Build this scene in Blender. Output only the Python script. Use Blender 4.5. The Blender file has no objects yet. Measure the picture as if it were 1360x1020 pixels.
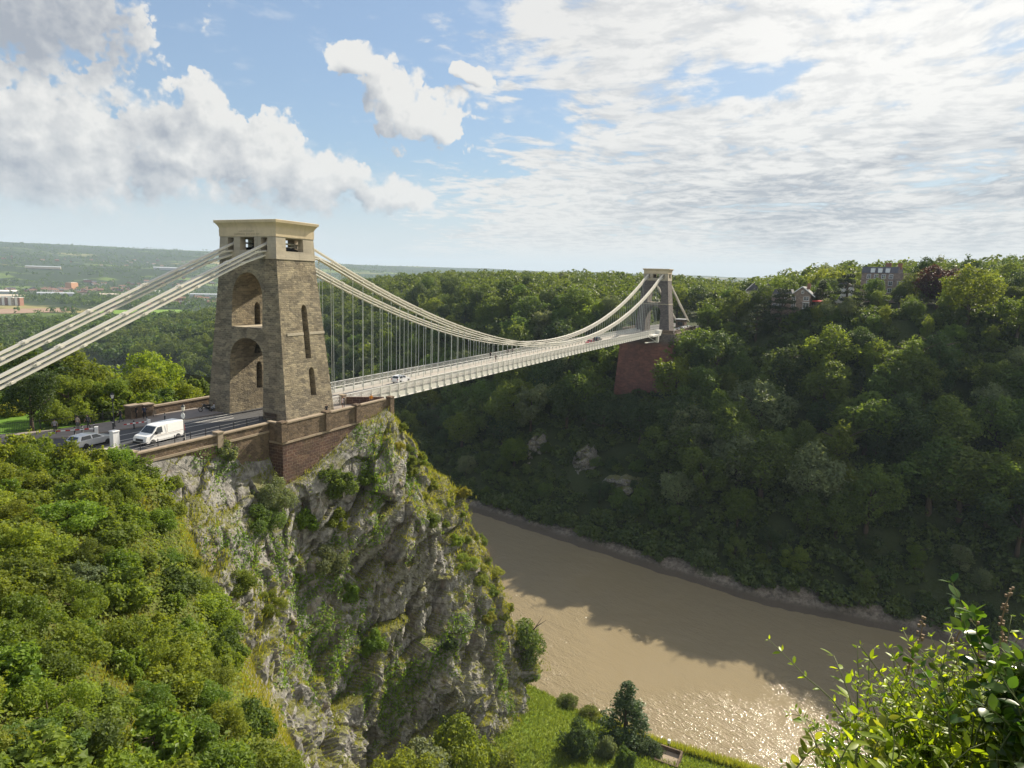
import bpy, bmesh, math, random
import numpy as np
from mathutils import Vector, Matrix

SC = bpy.context.scene
COL = SC.collection
R = math.radians
PI = math.pi

# ------------------------------------------------------------------ camera
CAM = np.array([-66.254, -70.811, 19.353])
YAW, PITCH, ROLL, FPX = 0.45975, -0.15705, 0.031067, 865.04
_f = np.array([math.cos(PITCH)*math.cos(YAW), math.cos(PITCH)*math.sin(YAW), math.sin(PITCH)])
_r = np.array([math.sin(YAW), -math.cos(YAW), 0.0])
_u = np.cross(_r, _f)
_c, _s = math.cos(ROLL), math.sin(ROLL)
CR, CU = _c*_r + _s*_u, _c*_u - _s*_r
cam_d = bpy.data.cameras.new('camera')
cam_d.sensor_width = 36.0
cam_d.lens = 36.0*FPX/1360.0
cam_d.clip_start = 0.1
cam_d.clip_end = 40000.0
cam = bpy.data.objects.new('camera', cam_d)
COL.objects.link(cam)
cam.matrix_world = Matrix(((CR[0], CU[0], -_f[0], CAM[0]), (CR[1], CU[1], -_f[1], CAM[1]),
                           (CR[2], CU[2], -_f[2], CAM[2]), (0, 0, 0, 1)))
SC.camera = cam

# ------------------------------------------------------------------ light
SUN_AZ, SUN_EL = -13.0, 34.6      # degrees, azimuth counted from +x towards +y
SKY_STRENGTH = 0.088
sun_d = bpy.data.lights.new('sun', 'SUN')
sun_d.energy = 5.0
sun_d.angle = R(0.53)
sun_d.color = (1.0, 0.90, 0.72)
sun = bpy.data.objects.new('sun', sun_d)
COL.objects.link(sun)
_sd = Vector((math.cos(R(SUN_EL))*math.cos(R(SUN_AZ)), math.cos(R(SUN_EL))*math.sin(R(SUN_AZ)), math.sin(R(SUN_EL))))
sun.rotation_euler = _sd.to_track_quat('Z', 'Y').to_euler()
sun.location = (200, -100, 300)

SC.view_settings.view_transform = 'Standard'
SC.view_settings.look = 'None'
SC.view_settings.gamma = 1.0
SC.view_settings.use_curve_mapping = False
SC.view_settings.exposure = 0.95
SC.cycles.use_denoising = True
SC.cycles.max_bounces = 6
SC.cycles.diffuse_bounces = 3
SC.cycles.glossy_bounces = 2
SC.cycles.transmission_bounces = 3
SC.cycles.transparent_max_bounces = 4
SC.cycles.volume_bounces = 0
SC.cycles.sample_clamp_indirect = 4.0
SC.cycles.caustics_reflective = False
SC.cycles.caustics_refractive = False

# ------------------------------------------------------------------ node helper
class NT:
    def __init__(self, tree):
        self.t = tree
        for n in list(tree.nodes):
            tree.nodes.remove(n)
    def n(self, typ, ins=None, **props):
        nd = self.t.nodes.new(typ)
        for k, v in props.items():
            setattr(nd, k, v)
        for k, v in (ins or {}).items():
            self.put(nd.inputs[k], v)
        return nd
    def put(self, sock, v):
        if isinstance(v, bpy.types.NodeSocket):
            self.t.links.new(v, sock)
        elif isinstance(v, (tuple, list)) and sock.type == 'RGBA' and len(v) == 3:
            sock.default_value = (v[0], v[1], v[2], 1)
        else:
            sock.default_value = v
    def m(self, op, a, b=None, c=None, clamp=False):
        nd = self.n('ShaderNodeMath', operation=op, use_clamp=clamp)
        for i, v in enumerate((a, b, c)):
            if v is not None:
                self.put(nd.inputs[i], v)
        return nd.outputs[0]
    def vm(self, op, a, b=None, scale=None):
        nd = self.n('ShaderNodeVectorMath', operation=op)
        self.put(nd.inputs[0], a)
        if b is not None:
            self.put(nd.inputs[1], b)
        if scale is not None:
            self.put(nd.inputs['Scale'], scale)
        return nd.outputs[0]
    def mix(self, fac, a, b, blend='MIX'):
        nd = self.n('ShaderNodeMix', data_type='RGBA', blend_type=blend)
        self.put(nd.inputs[0], fac); self.put(nd.inputs[6], a); self.put(nd.inputs[7], b)
        return nd.outputs[2]
    def ss(self, v, a, b, lo=0.0, hi=1.0):
        nd = self.n('ShaderNodeMapRange', interpolation_type='SMOOTHSTEP')
        for i, x in enumerate((v, a, b, lo, hi)):
            self.put(nd.inputs[i], x)
        return nd.outputs[0]
    def noise(self, vec, scale, detail=4, rough=0.55, dist=0.0):
        nd = self.n('ShaderNodeTexNoise', {'Vector': vec, 'Scale': scale, 'Detail': detail, 'Roughness': rough, 'Distortion': dist})
        return nd.outputs['Fac']
    def xyz(self, x, y, z):
        nd = self.n('ShaderNodeCombineXYZ')
        for i, v in enumerate((x, y, z)):
            self.put(nd.inputs[i], v)
        return nd.outputs[0]

# ------------------------------------------------------------------ world: Nishita sky with clouds
W = bpy.data.worlds.new('World')
SC.world = W
W.use_nodes = True
g = NT(W.node_tree)
tc = g.n('ShaderNodeTexCoord')
nrm = g.vm('NORMALIZE', tc.outputs['Generated'])
sep = g.n('ShaderNodeSeparateXYZ', {0: nrm})
dx, dy, dz = sep.outputs
az = g.m('MULTIPLY', g.m('ARCTAN2', dy, dx), 180/PI)
el = g.m('MULTIPLY', g.m('ARCSINE', dz), 180/PI)
sky = g.n('ShaderNodeTexSky', sky_type='NISHITA', sun_disc=False, sun_elevation=R(SUN_EL), sun_rotation=R(90-SUN_AZ),
          altitude=100.0, air_density=1.0, dust_density=0.6, ozone_density=2.2)
sk_l = g.n('ShaderNodeSeparateColor', {0: sky.outputs[0]}).outputs[1]
skyc = g.vm('SCALE', sky.outputs[0], scale=g.m('DIVIDE', 1.0, g.m('ADD', 1.0, g.m('MULTIPLY', sk_l, 0.13))))
skyc = g.mix(0.20, g.mix(1.0, skyc, (1.0, 1.10, 1.12), 'MULTIPLY'), (3.1, 3.35, 3.7))
azs = g.m('MULTIPLY', az, 0.97)
p2 = g.xyz(azs, el, 0.0)
# cumulus bank (left) and the single cumulus (centre): ellipses in azimuth/elevation with a billowing edge
def noise2(vec, scale, detail=4, rough=0.55, dist=0.0):
    return g.n('ShaderNodeTexNoise', {'Vector': vec, 'Scale': scale, 'Detail': detail, 'Roughness': rough, 'Distortion': dist}, noise_dimensions='2D').outputs['Fac']
def ell(a, e, ra, re, da=0.0, de=0.0):
    u = g.m('DIVIDE', g.m('SUBTRACT', azw, a+da), ra)
    v = g.m('DIVIDE', g.m('SUBTRACT', elw, e-de), re)
    return g.m('SUBTRACT', 1.0, g.m('SQRT', g.m('ADD', g.m('MULTIPLY', u, u), g.m('MULTIPLY', v, v))))
def union(L, da=0.0, de=0.0):
    o = None
    for q in L:
        e_ = ell(*q, da, de)
        o = e_ if o is None else g.m('SMOOTH_MAX', o, e_, 0.15)
    return o
wn = g.n('ShaderNodeSeparateColor', {0: g.n('ShaderNodeTexNoise', {'Vector': p2, 'Scale': 0.22, 'Detail': 2}, noise_dimensions='2D').outputs['Color']}).outputs
azw = g.m('ADD', az, g.m('MULTIPLY', g.m('SUBTRACT', wn[0], 0.5), 5.0))
elw = g.m('ADD', el, g.m('MULTIPLY', g.m('SUBTRACT', wn[1], 0.5), 3.4))
BANK = [(61.0, 8.0, 8.5, 5.4), (53.0, 8.8, 5.2, 4.6), (51.4, 11.4, 3.0, 2.8), (47.3, 9.0, 4.2, 3.4), (43.0, 7.6, 3.8, 2.6), (38.5, 7.0, 2.9, 2.1), (35.6, 6.2, 2.2, 1.4),
               (39.6, 16.7, 2.1, 1.3), (37.4, 14.9, 2.6, 2.2), (34.8, 12.8, 3.0, 2.2), (32.3, 11.7, 2.3, 1.5),
               (66.0, 16.8, 11.5, 5.4), (30.0, 16.0, 1.9, 1.0)]
bankE = union(BANK)
bankS = union(BANK, 1.6, 1.3)          # the same bank a step towards the sun
def fine(vec):
    n1_ = noise2(vec, 0.50, 6, 0.60)
    w_ = g.vm('ADD', vec, g.vm('SCALE', g.n('ShaderNodeTexNoise', {'Vector': vec, 'Scale': 1.1, 'Detail': 2}, noise_dimensions='2D').outputs['Color'], scale=0.8))
    v1 = g.n('ShaderNodeTexVoronoi', {'Vector': w_, 'Scale': 0.62}, feature='F1', voronoi_dimensions='2D').outputs['Distance']
    v2 = g.n('ShaderNodeTexVoronoi', {'Vector': w_, 'Scale': 1.75}, feature='F1', voronoi_dimensions='2D').outputs['Distance']
    return g.m('ADD', g.m('MULTIPLY', g.m('SUBTRACT', n1_, 0.5), 1.25), g.m('ADD', g.m('MULTIPLY', g.m('SUBTRACT', 0.45, v1), 0.40), g.m('MULTIPLY', g.m('SUBTRACT', 0.42, v2), 0.20)))
bill = fine(p2)
cd = g.m('ADD', bankE, bill)
# crisp tops, soft undersides
soft = g.m('ADD', 0.10, g.m('MULTIPLY', g.ss(elw, 8.5, 4.5), 0.34))
soft = g.m('ADD', soft, g.m('MULTIPLY', g.ss(noise2(p2, 0.45, 3, 0.6), 0.42, 0.70), 0.34))
cum_mask = g.ss(cd, -0.05, soft)
billl = fine(g.vm('ADD', p2, (-0.70, 0.62, 0.0)))
lit = g.m('ADD', 0.66, g.m('ADD', g.m('MULTIPLY', g.m('SUBTRACT', bill, billl), 0.85), g.m('MULTIPLY', g.m('SUBTRACT', bankE, bankS), 0.95)))
big = noise2(p2, 0.20, 4, 0.55)
lit = g.m('SUBTRACT', lit, g.m('MULTIPLY', g.ss(cd, 0.15, 0.95), g.m('MULTIPLY', big, 0.55)))
lit = g.m('ADD', lit, g.m('MULTIPLY', g.ss(cd, 0.22, 0.0), 0.16))
dark_tl = g.m('MULTIPLY', g.ss(el, 12.2, 14.2), g.ss(az, 53, 57))
lit = g.m('SUBTRACT', lit, g.m('MULTIPLY', dark_tl, 0.52))
lit = g.m('MULTIPLY', lit, 1.0, clamp=True)
cumc = g.mix(lit, (2.25, 2.45, 2.80), (5.0, 4.95, 4.8))
# altocumulus sheet (right) on a flat layer overhead
zz = g.m('ADD', g.m('MAXIMUM', dz, 0.002), 0.075)
pl = g.xyz(g.m('DIVIDE', dx, zz), g.m('DIVIDE', dy, zz), 0.0)
plw = g.vm('ADD', pl, g.vm('SCALE', g.n('ShaderNodeTexNoise', {'Vector': pl, 'Scale': 0.9, 'Detail': 2}, noise_dimensions='2D').outputs['Color'], scale=0.42))
s_big = noise2(pl, 0.55, 3, 0.5)
s_mid = noise2(plw, 1.7, 3, 0.6)
s_fin = noise2(plw, 6.0, 5, 0.66)
s_cel = g.n('ShaderNodeTexVoronoi', {'Vector': plw, 'Scale': 7.5}, feature='F1', voronoi_dimensions='2D').outputs['Distance']
side = g.m('ADD', g.m('MULTIPLY', g.m('SUBTRACT', 26.0, az), 0.042), g.m('MULTIPLY', g.ss(el, 9.0, 3.0), 0.26))
side = g.m('MINIMUM', g.m('MAXIMUM', side, -0.75), 0.30)
side = g.m('SUBTRACT', side, g.m('MULTIPLY', g.m('MAXIMUM', ell(8.0, 15.6, 7.0, 1.9), 0.0), 0.75))
side = g.m('SUBTRACT', side, g.m('MULTIPLY', g.m('MAXIMUM', ell(24.2, 14.0, 3.4, 2.4), 0.0), 0.55))
fld = g.m('ADD', g.m('MULTIPLY', g.m('SUBTRACT', s_big, 0.5), 0.7), g.m('ADD', g.m('MULTIPLY', g.m('SUBTRACT', s_mid, 0.5), 0.9),
          g.m('ADD', g.m('MULTIPLY', g.m('SUBTRACT', s_fin, 0.5), 0.95), g.m('MULTIPLY', g.m('SUBTRACT', 0.42, s_cel), 0.30))))
shd = g.m('ADD', side, fld)
sheet_mask = g.ss(shd, -0.16, 0.20)
s_str = noise2(g.vm('MULTIPLY', g.xyz(az, el, 1.0), (0.10, 0.62, 1.0)), 1.0, 4, 0.6)
greyband = g.ss(ell(0.0, 7.4, 21.0, 4.6), -0.15, 0.6)
thick = g.m('ADD', g.m('MULTIPLY', fld, 0.42), g.m('MULTIPLY', g.m('SUBTRACT', s_str, 0.5), 1.25))
s_lit = g.m('SUBTRACT', 1.02, g.m('MULTIPLY', greyband, 0.42))
s_lit = g.m('ADD', s_lit, g.m('SUBTRACT', g.m('MULTIPLY', g.m('MULTIPLY', thick, g.m('ADD', 0.45, greyband)), 1.5), 0.0))
s_lit = g.m('SUBTRACT', s_lit, g.m('MULTIPLY', g.ss(s_fin, 0.62, 0.35), 0.42))
s_lit = g.m('MULTIPLY', g.m('ADD', s_lit, g.m('MULTIPLY', g.ss(el, 3.6, 0.8), 0.35)), 1.0, clamp=True)
glow = g.m('MULTIPLY', g.ss(az, 26.0, -4.0), g.ss(el, 4.0, 20.0))
sheetc = g.mix(s_lit, g.mix(glow, (2.5, 2.65, 2.9), (3.8, 3.85, 3.9)), g.mix(glow, (5.1, 5.0, 4.8), (6.3, 6.15, 5.85)))
# thin wisps
wis = g.m('MULTIPLY', g.ss(noise2(g.xyz(g.m('MULTIPLY', az, 0.35), el, 3.0), 0.55, 4, 0.6), 0.56, 0.80), 0.40)
hz = g.m('MULTIPLY', g.ss(el, 10.5, -0.5), 0.85)
col = g.mix(hz, skyc, (4.3, 4.6, 4.95))
col = g.mix(wis, col, (4.4, 4.6, 4.9))
col = g.mix(g.m('MULTIPLY', g.m('MULTIPLY', sheet_mask, 0.93), g.ss(el, 0.6, 3.4)), col, sheetc)
lowfade = g.m('SUBTRACT', 1.0, g.m('MULTIPLY', g.ss(el, 5.6, 2.8), 0.8))
col = g.mix(g.m('MULTIPLY', cum_mask, lowfade), col, cumc)
# what lies under the horizon of the sky dome never shows: the ground covers it
bgn = g.n('ShaderNodeBackground', {'Color': col, 'Strength': SKY_STRENGTH})
g.n('ShaderNodeOutputWorld', {'Surface': bgn.outputs[0]})

# ------------------------------------------------------------------ noise in numpy
_rs = np.random.RandomState(7)
_perm = np.tile(_rs.permutation(512), 3)
_grad = _rs.normal(size=(512, 3)); _grad /= np.linalg.norm(_grad, axis=1)[:, None]
def perlin(p):
    p = np.asarray(p, float); i = np.floor(p).astype(int); f = p - i; i &= 511
    u = f*f*f*(f*(f*6-15)+10)
    out = 0
    for a in (0, 1):
        for b in (0, 1):
            for c in (0, 1):
                h = _perm[_perm[_perm[(i[..., 0]+a) & 511]+((i[..., 1]+b) & 511)]+((i[..., 2]+c) & 511)]
                gd = _grad[h & 511]
                d = gd[..., 0]*(f[..., 0]-a)+gd[..., 1]*(f[..., 1]-b)+gd[..., 2]*(f[..., 2]-c)
                w = (u[..., 0] if a else 1-u[..., 0])*(u[..., 1] if b else 1-u[..., 1])*(u[..., 2] if c else 1-u[..., 2])
                out = out + w*d
    return out*1.5
def fbm(p, oct=4, lac=2.1, gain=0.5):
    o, a, q = 0, 1.0, np.asarray(p, float)
    for k in range(oct):
        o = o + a*perlin(q+17.3*k); q = q*lac; a *= gain
    return o
def ridge(p, oct=4):
    o, a, q = 0, 1.0, np.asarray(p, float)
    for k in range(oct):
        o = o + a*(1-2*np.abs(perlin(q+31.7*k))); q = q*2.1; a *= 0.5
    return o
def xy3(x, y, z=0.0):
    x = np.asarray(x, float)
    return np.stack([x, np.broadcast_to(y, x.shape), np.broadcast_to(z, x.shape)], -1)

# ------------------------------------------------------------------ object helpers
def tag(o, label=None, cat=None, group=None, kind=None):
    if label: o['label'] = label
    if cat: o['category'] = cat
    if group: o['group'] = group
    if kind: o['kind'] = kind
    return o
def empty(name, loc=(0, 0, 0), rz=0.0):
    o = bpy.data.objects.new(name, None)
    COL.objects.link(o)
    o.location = loc; o.rotation_euler = (0, 0, rz); o.empty_display_size = 0.5
    return o
def link(name, me, parent=None, loc=None):
    o = bpy.data.objects.new(name, me)
    COL.objects.link(o)
    if parent is not None: o.parent = parent
    if loc is not None: o.location = loc
    return o
def copy_tree(o, parent=None):
    c = o.copy(); COL.objects.link(c)
    if parent is not None: c.parent = parent
    for ch in list(o.children):
        copy_tree(ch, c)
    return c
def np_mesh(name, V, F, mats=(), mi=None, smooth=False, tone=None):
    """V (n,3); F (m,k) all faces with k corners"""
    V = np.asarray(V, np.float32); F = np.asarray(F, np.int32)
    me = bpy.data.meshes.new(name)
    me.vertices.add(len(V)); me.vertices.foreach_set('co', V.ravel())
    k = F.shape[1]
    me.loops.add(F.size); me.loops.foreach_set('vertex_index', F.ravel())
    me.polygons.add(len(F)); me.polygons.foreach_set('loop_start', np.arange(0, F.size, k, dtype=np.int32))
    for mt in mats: me.materials.append(mt)
    if mi is not None: me.polygons.foreach_set('material_index', np.asarray(mi, np.int32))
    me.polygons.foreach_set('use_smooth', np.full(len(F), smooth))
    if tone is not None:
        at = me.attributes.new('tone', 'FLOAT', 'FACE'); at.data.foreach_set('value', np.asarray(tone, np.float32))
    me.update(calc_edges=True); me.validate()
    return me
def grid_faces(nu, nv):
    i = np.arange(nu-1)[:, None]*nv + np.arange(nv-1)[None, :]
    i = i.ravel()
    return np.stack([i, i+nv, i+nv+1, i+1], -1)

class MB:
    """collects shapes; build() links them as ONE mesh object"""
    def __init__(s):
        s.v = []; s.f = []; s.m = []
    def add(s, vs, fs, mi=0):
        b = len(s.v); s.v += [tuple(map(float, q)) for q in vs]
        s.f += [tuple(b+i for i in q) for q in fs]; s.m += [mi]*len(fs); return s
    def box(s, c, d, rz=0.0, mi=0, taper=1.0, axes=None):
        hx, hy, hz = d[0]/2, d[1]/2, d[2]/2
        P = []
        for k, t in ((-1, 1.0), (1, taper)):
            for a, b in ((-1, -1), (1, -1), (1, 1), (-1, 1)):
                P.append(Vector((a*hx*t, b*hy*t, k*hz)))
        if axes is not None:
            X, Y, Z = axes
            P = [X*q.x+Y*q.y+Z*q.z for q in P]
        elif rz:
            cs, sn = math.cos(rz), math.sin(rz)
            P = [Vector((q.x*cs-q.y*sn, q.x*sn+q.y*cs, q.z)) for q in P]
        c = Vector(c)
        return s.add([c+q for q in P], [(3, 2, 1, 0), (4, 5, 6, 7), (0, 1, 5, 4), (1, 2, 6, 5), (2, 3, 7, 6), (3, 0, 4, 7)], mi)
    def bar(s, a, b, w, h, mi=0, up=(0, 0, 1)):
        a, b = Vector(a), Vector(b); X = (b-a); L = X.length
        if L < 1e-6: return s
        X.normalize(); Y = Vector(up).cross(X)
        if Y.length < 1e-4: Y = Vector((0, 1, 0)).cross(X)
        Y.normalize(); Z = X.cross(Y)
        return s.box((a+b)/2, (L, w, h), mi=mi, axes=(X, Y, Z))
    def tube(s, pts, rad, n=6, mi=0, cap=True):
        pts = [Vector(p) for p in pts]
        if not isinstance(rad, (list, tuple)): rad = [rad]*len(pts)
        vs, fs = [], []
        for i, p in enumerate(pts):
            d = (pts[min(i+1, len(pts)-1)]-pts[max(i-1, 0)]).normalized()
            A = d.orthogonal().normalized() if i == 0 else (A-d*A.dot(d)).normalized()
            B = d.cross(A)
            for k in range(n):
                t = 2*PI*k/n
                vs.append(p+(A*math.cos(t)+B*math.sin(t))*rad[i])
        for i in range(len(pts)-1):
            for k in range(n):
                fs.append((i*n+k, i*n+(k+1) % n, (i+1)*n+(k+1) % n, (i+1)*n+k))
        if cap:
            fs.append(tuple(range(n-1, -1, -1))); fs.append(tuple((len(pts)-1)*n+k for k in range(n)))
        return s.add(vs, fs, mi)
    def prism(s, poly, axis, a, b, mi=0):
        """2-D polygon extruded along an axis ('x': poly is (y,z), 'y': (x,z), 'z': (x,y))"""
        n = len(poly)
        def pt(q, t):
            return {'x': (t, q[0], q[1]), 'y': (q[0], t, q[1]), 'z': (q[0], q[1], t)}[axis]
        vs = [pt(q, a) for q in poly]+[pt(q, b) for q in poly]
        fs = [tuple(range(n-1, -1, -1)), tuple(range(n, 2*n))]+[(i, (i+1) % n, n+(i+1) % n, n+i) for i in range(n)]
        return s.add(vs, fs, mi)
    def loft(s, secs, cap=True, mi=0):
        n = len(secs[0]); vs = [q for sec in secs for q in sec]; fs = []
        for i in range(len(secs)-1):
            for k in range(n):
                fs.append((i*n+k, i*n+(k+1) % n, (i+1)*n+(k+1) % n, (i+1)*n+k))
        if cap:
            fs.append(tuple(range(n-1, -1, -1))); fs.append(tuple((len(secs)-1)*n+k for k in range(n)))
        return s.add(vs, fs, mi)
    def rects(s, levels, mi=0):
        """stack of rectangles (z, hx, hy) around the z axis"""
        return s.loft([[(-hx, -hy, z), (hx, -hy, z), (hx, hy, z), (-hx, hy, z)] for z, hx, hy in levels], mi=mi)
    def mesh(s, name, mats, smooth=False, uv=False, bevel=0.0, fix=True):
        me = bpy.data.meshes.new(name)
        me.from_pydata(s.v, [], s.f)
        for mt in (mats if isinstance(mats, (list, tuple)) else [mats]): me.materials.append(mt)
        me.polygons.foreach_set('material_index', s.m)
        if fix or bevel:
            bm = bmesh.new(); bm.from_mesh(me)
            bmesh.ops.recalc_face_normals(bm, faces=bm.faces)
            if bevel: bmesh.ops.bevel(bm, geom=bm.edges[:], offset=bevel, segments=2, affect='EDGES', profile=0.6)
            bm.to_mesh(me); bm.free()
        me.polygons.foreach_set('use_smooth', [smooth]*len(me.polygons))
        if uv: box_uv(me)
        me.update()
        return me
    def build(s, name, mats, parent=None, loc=None, **k):
        return link(name, s.mesh(name, mats, **k), parent, loc)
def box_uv(me):
    uv = me.uv_layers.new(name='UVMap') if not me.uv_layers else me.uv_layers[0]
    for p in me.polygons:
        nx, ny, nz = map(abs, p.normal)
        for li in p.loop_indices:
            c = me.vertices[me.loops[li].vertex_index].co
            if nz > 0.75: uv.data[li].uv = (c.x, c.y)
            elif nx > ny: uv.data[li].uv = (c.y, c.z)
            else: uv.data[li].uv = (c.x, c.z)
def boolean(base, cutters, mats, name):
    o = link('solid', base)
    tmp = [o]
    for cme in cutters:
        c = link('cutter', cme); tmp.append(c)
        md = o.modifiers.new('b', 'BOOLEAN'); md.object = c; md.operation = 'DIFFERENCE'; md.solver = 'EXACT'
    dg = bpy.context.evaluated_depsgraph_get()
    me = bpy.data.meshes.new_from_object(o.evaluated_get(dg))
    me.name = name
    for t in tmp: bpy.data.objects.remove(t)
    me.materials.clear()
    for mt in mats: me.materials.append(mt)
    me.polygons.foreach_set('material_index', [0]*len(me.polygons))
    me.polygons.foreach_set('use_smooth', [False]*len(me.polygons))
    box_uv(me)
    return me
def arch(hw, z0, zs, zt, n=12, c=0.0, pointed=0.0):
    """outline of an arched opening: half width, foot, springing, crown"""
    pts = [(c-hw, z0), (c+hw, z0)]
    for k in range(n+1):
        t = PI*k/n
        x = math.cos(t); y = math.sin(t)**(1.0-0.35*pointed)
        pts.append((c+hw*x, zs+(zt-zs)*y))
    return pts

# ------------------------------------------------------------------ materials
def mat(name):
    m = bpy.data.materials.new(name); m.use_nodes = True
    return m, NT(m.node_tree)
def out(t, sh, vol=None):
    t.n('ShaderNodeOutputMaterial', {'Surface': sh})
def simple(name, colr, rough=0.6, metal=0.0, var=0.12, scale=3.0, spec=0.4, bump=0.0, coat=0.0):
    m, t = mat(name)
    co = t.n('ShaderNodeTexCoord').outputs['Object']
    nz = t.noise(co, scale, 5, 0.6)
    c = t.mix(nz, tuple(x*(1-var) for x in colr), tuple(min(1, x*(1+var)) for x in colr))
    b = t.n('ShaderNodeBsdfPrincipled', {'Base Color': c, 'Roughness': rough, 'Metallic': metal, 'Specular IOR Level': spec, 'Coat Weight': coat})
    if bump:
        b2 = t.n('ShaderNodeBump', {'Height': nz, 'Strength': bump, 'Distance': 0.05}); t.put(b.inputs['Normal'], b2.outputs[0])
    out(t, b.outputs[0]); return m
def masonry(name, c1, c2, mortar, bw, bh, msize, stain, stainc, bump=0.6, offs=0.5, zfade=None):
    m, t = mat(name)
    uv = t.n('ShaderNodeUVMap').outputs[0]
    co = t.n('ShaderNodeTexCoord').outputs['Object']
    wob = t.n('ShaderNodeTexNoise', {'Vector': co, 'Scale': 1.4, 'Detail': 2}).outputs['Color']
    uvw = t.vm('ADD', uv, t.vm('SCALE', t.vm('SUBTRACT', wob, (0.5, 0.5, 0.5)), scale=bh*0.35))
    br = t.n('ShaderNodeTexBrick', {'Vector': uvw, 'Color1': c1, 'Color2': c2, 'Mortar': mortar, 'Scale': 1.0, 'Mortar Size': msize,
                                    'Mortar Smooth': 0.4, 'Bias': 0.0, 'Brick Width': bw, 'Row Height': bh}, offset=offs)
    n1_ = t.noise(co, 0.35, 6, 0.62)
    n2_ = t.noise(co, 2.6, 5, 0.65)
    n3_ = t.noise(t.vm('MULTIPLY', co, (1.6, 1.6, 0.22)), 0.9, 4, 0.6)
    c = t.mix(t.m('MULTIPLY', t.ss(n2_, 0.3, 0.75), 0.55), br.outputs[0], t.mix(0.5, c1, c2), 'MIX')
    c = t.mix(t.m('MULTIPLY', t.ss(n1_, 0.42, 0.68), stain), c, stainc)
    c = t.mix(t.m('MULTIPLY', t.ss(n3_, 0.52, 0.72), stain*0.6), c, tuple(x*0.55 for x in stainc))
    blk_ = t.n('ShaderNodeTexVoronoi', {'Vector': t.vm('MULTIPLY', uvw, (1/(bw*1.7), 1/(bh*2.1), 1.0)), 'Scale': 1.0, 'Randomness': 0.8}, voronoi_dimensions='2D').outputs['Color']
    bl_ = t.n('ShaderNodeSeparateColor', {0: blk_}).outputs[0]
    c = t.mix(1.0, c, t.mix(bl_, (0.72, 0.72, 0.74), (1.22, 1.2, 1.14)) if bw < .9 else t.mix(bl_, (0.94, 0.94, 0.95), (1.05, 1.05, 1.03)), 'MULTIPLY')
    if zfade:                                  # weathered band with a height of its own
        z = t.n('ShaderNodeSeparateXYZ', {0: co}).outputs[2]
        zz_ = t.m('ADD', z, t.m('MULTIPLY', t.m('SUBTRACT', n1_, 0.5), 2.5))
        c = t.mix(t.m('MULTIPLY', t.ss(zz_, zfade[0], zfade[1]), zfade[3]), c, zfade[2])
    b = t.n('ShaderNodeBsdfPrincipled', {'Base Color': c, 'Roughness': 0.9, 'Specular IOR Level': 0.2})
    h = t.m('ADD', t.m('MULTIPLY', br.outputs['Fac'], -0.6), t.m('MULTIPLY', n2_, 1.0))
    bp = t.n('ShaderNodeBump', {'Height': h, 'Strength': bump, 'Distance': 0.12})
    t.put(b.inputs['Normal'], bp.outputs[0])
    out(t, b.outputs[0]); return m
def foliage(name, ca, cb, trans=0.52, rough=0.55, hue=0.03, val=0.35, spec=0.3):
    m, t = mat(name)
    tone = t.n('ShaderNodeAttribute', attribute_name='tone').outputs['Fac']
    rnd = t.n('ShaderNodeObjectInfo').outputs['Random']
    c = t.mix(tone, ca, cb)
    hs = t.n('ShaderNodeHueSaturation', {'Hue': t.m('ADD', 0.5-hue/2, t.m('MULTIPLY', rnd, hue)),
                                         'Value': t.m('ADD', 1-val/2, t.m('MULTIPLY', t.m('FRACT', t.m('MULTIPLY', rnd, 7.31)), val)), 'Color': c})
    c = hs.outputs[0]
    b = t.n('ShaderNodeBsdfPrincipled', {'Base Color': c, 'Roughness': rough, 'Specular IOR Level': spec})
    tr = t.n('ShaderNodeBsdfTranslucent', {'Color': t.mix(1.0, c, (1.5, 1.35, 0.55), 'MULTIPLY')})
    mx = t.n('ShaderNodeMixShader', {0: trans, 1: b.outputs[0], 2: tr.outputs[0]})
    out(t, mx.outputs[0]); return m

M = {}
M['rubble'] = masonry('rubble_stone', (0.37, 0.315, 0.225), (0.150, 0.132, 0.104), (0.35, 0.31, 0.245), 0.60, 0.26, 0.024, 0.50, (0.185, 0.152, 0.110), 1.0)
M['rubble_grey'] = masonry('grey_rubble_stone', (0.20, 0.18, 0.17), (0.13, 0.115, 0.115), (0.22, 0.20, 0.19), 0.42, 0.17, 0.016, 0.5, (0.14, 0.12, 0.12), 0.9)
M['ashlar'] = masonry('pale_ashlar', (0.46, 0.40, 0.31), (0.37, 0.33, 0.265), (0.30, 0.27, 0.22), 0.95, 0.42, 0.014, 0.42, (0.28, 0.245, 0.20), 0.3)
M['cream'] = masonry('cream_stone', (0.66, 0.54, 0.37), (0.61, 0.50, 0.345), (0.46, 0.37, 0.26), 1.6, 2.2, 0.010, 0.38, (0.42, 0.34, 0.245), 0.2)
M['brownblock'] = masonry('brown_sandstone_blocks', (0.120, 0.070, 0.056), (0.075, 0.046, 0.042), (0.26, 0.21, 0.17), 0.85, 0.40, 0.028, 0.5, (0.115, 0.085, 0.055), 0.7)
M['redblock'] = masonry('red_sandstone', (0.270, 0.122, 0.092), (0.150, 0.072, 0.060), (0.24, 0.15, 0.125), 1.3, 0.6, 0.03, 0.6, (0.14, 0.075, 0.07), 0.5, zfade=(-6.5, -3.5, (0.10, 0.085, 0.08), 0.9))
M['parapet'] = masonry('parapet_stone', (0.185, 0.135, 0.098), (0.095, 0.070, 0.054), (0.215, 0.17, 0.125), 0.4, 0.2, 0.02, 0.45, (0.16, 0.12, 0.085), 0.8)
M['coping'] = simple('coping_stone', (0.27, 0.215, 0.16), 0.9, var=0.4, scale=1.5, bump=0.3)
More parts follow.
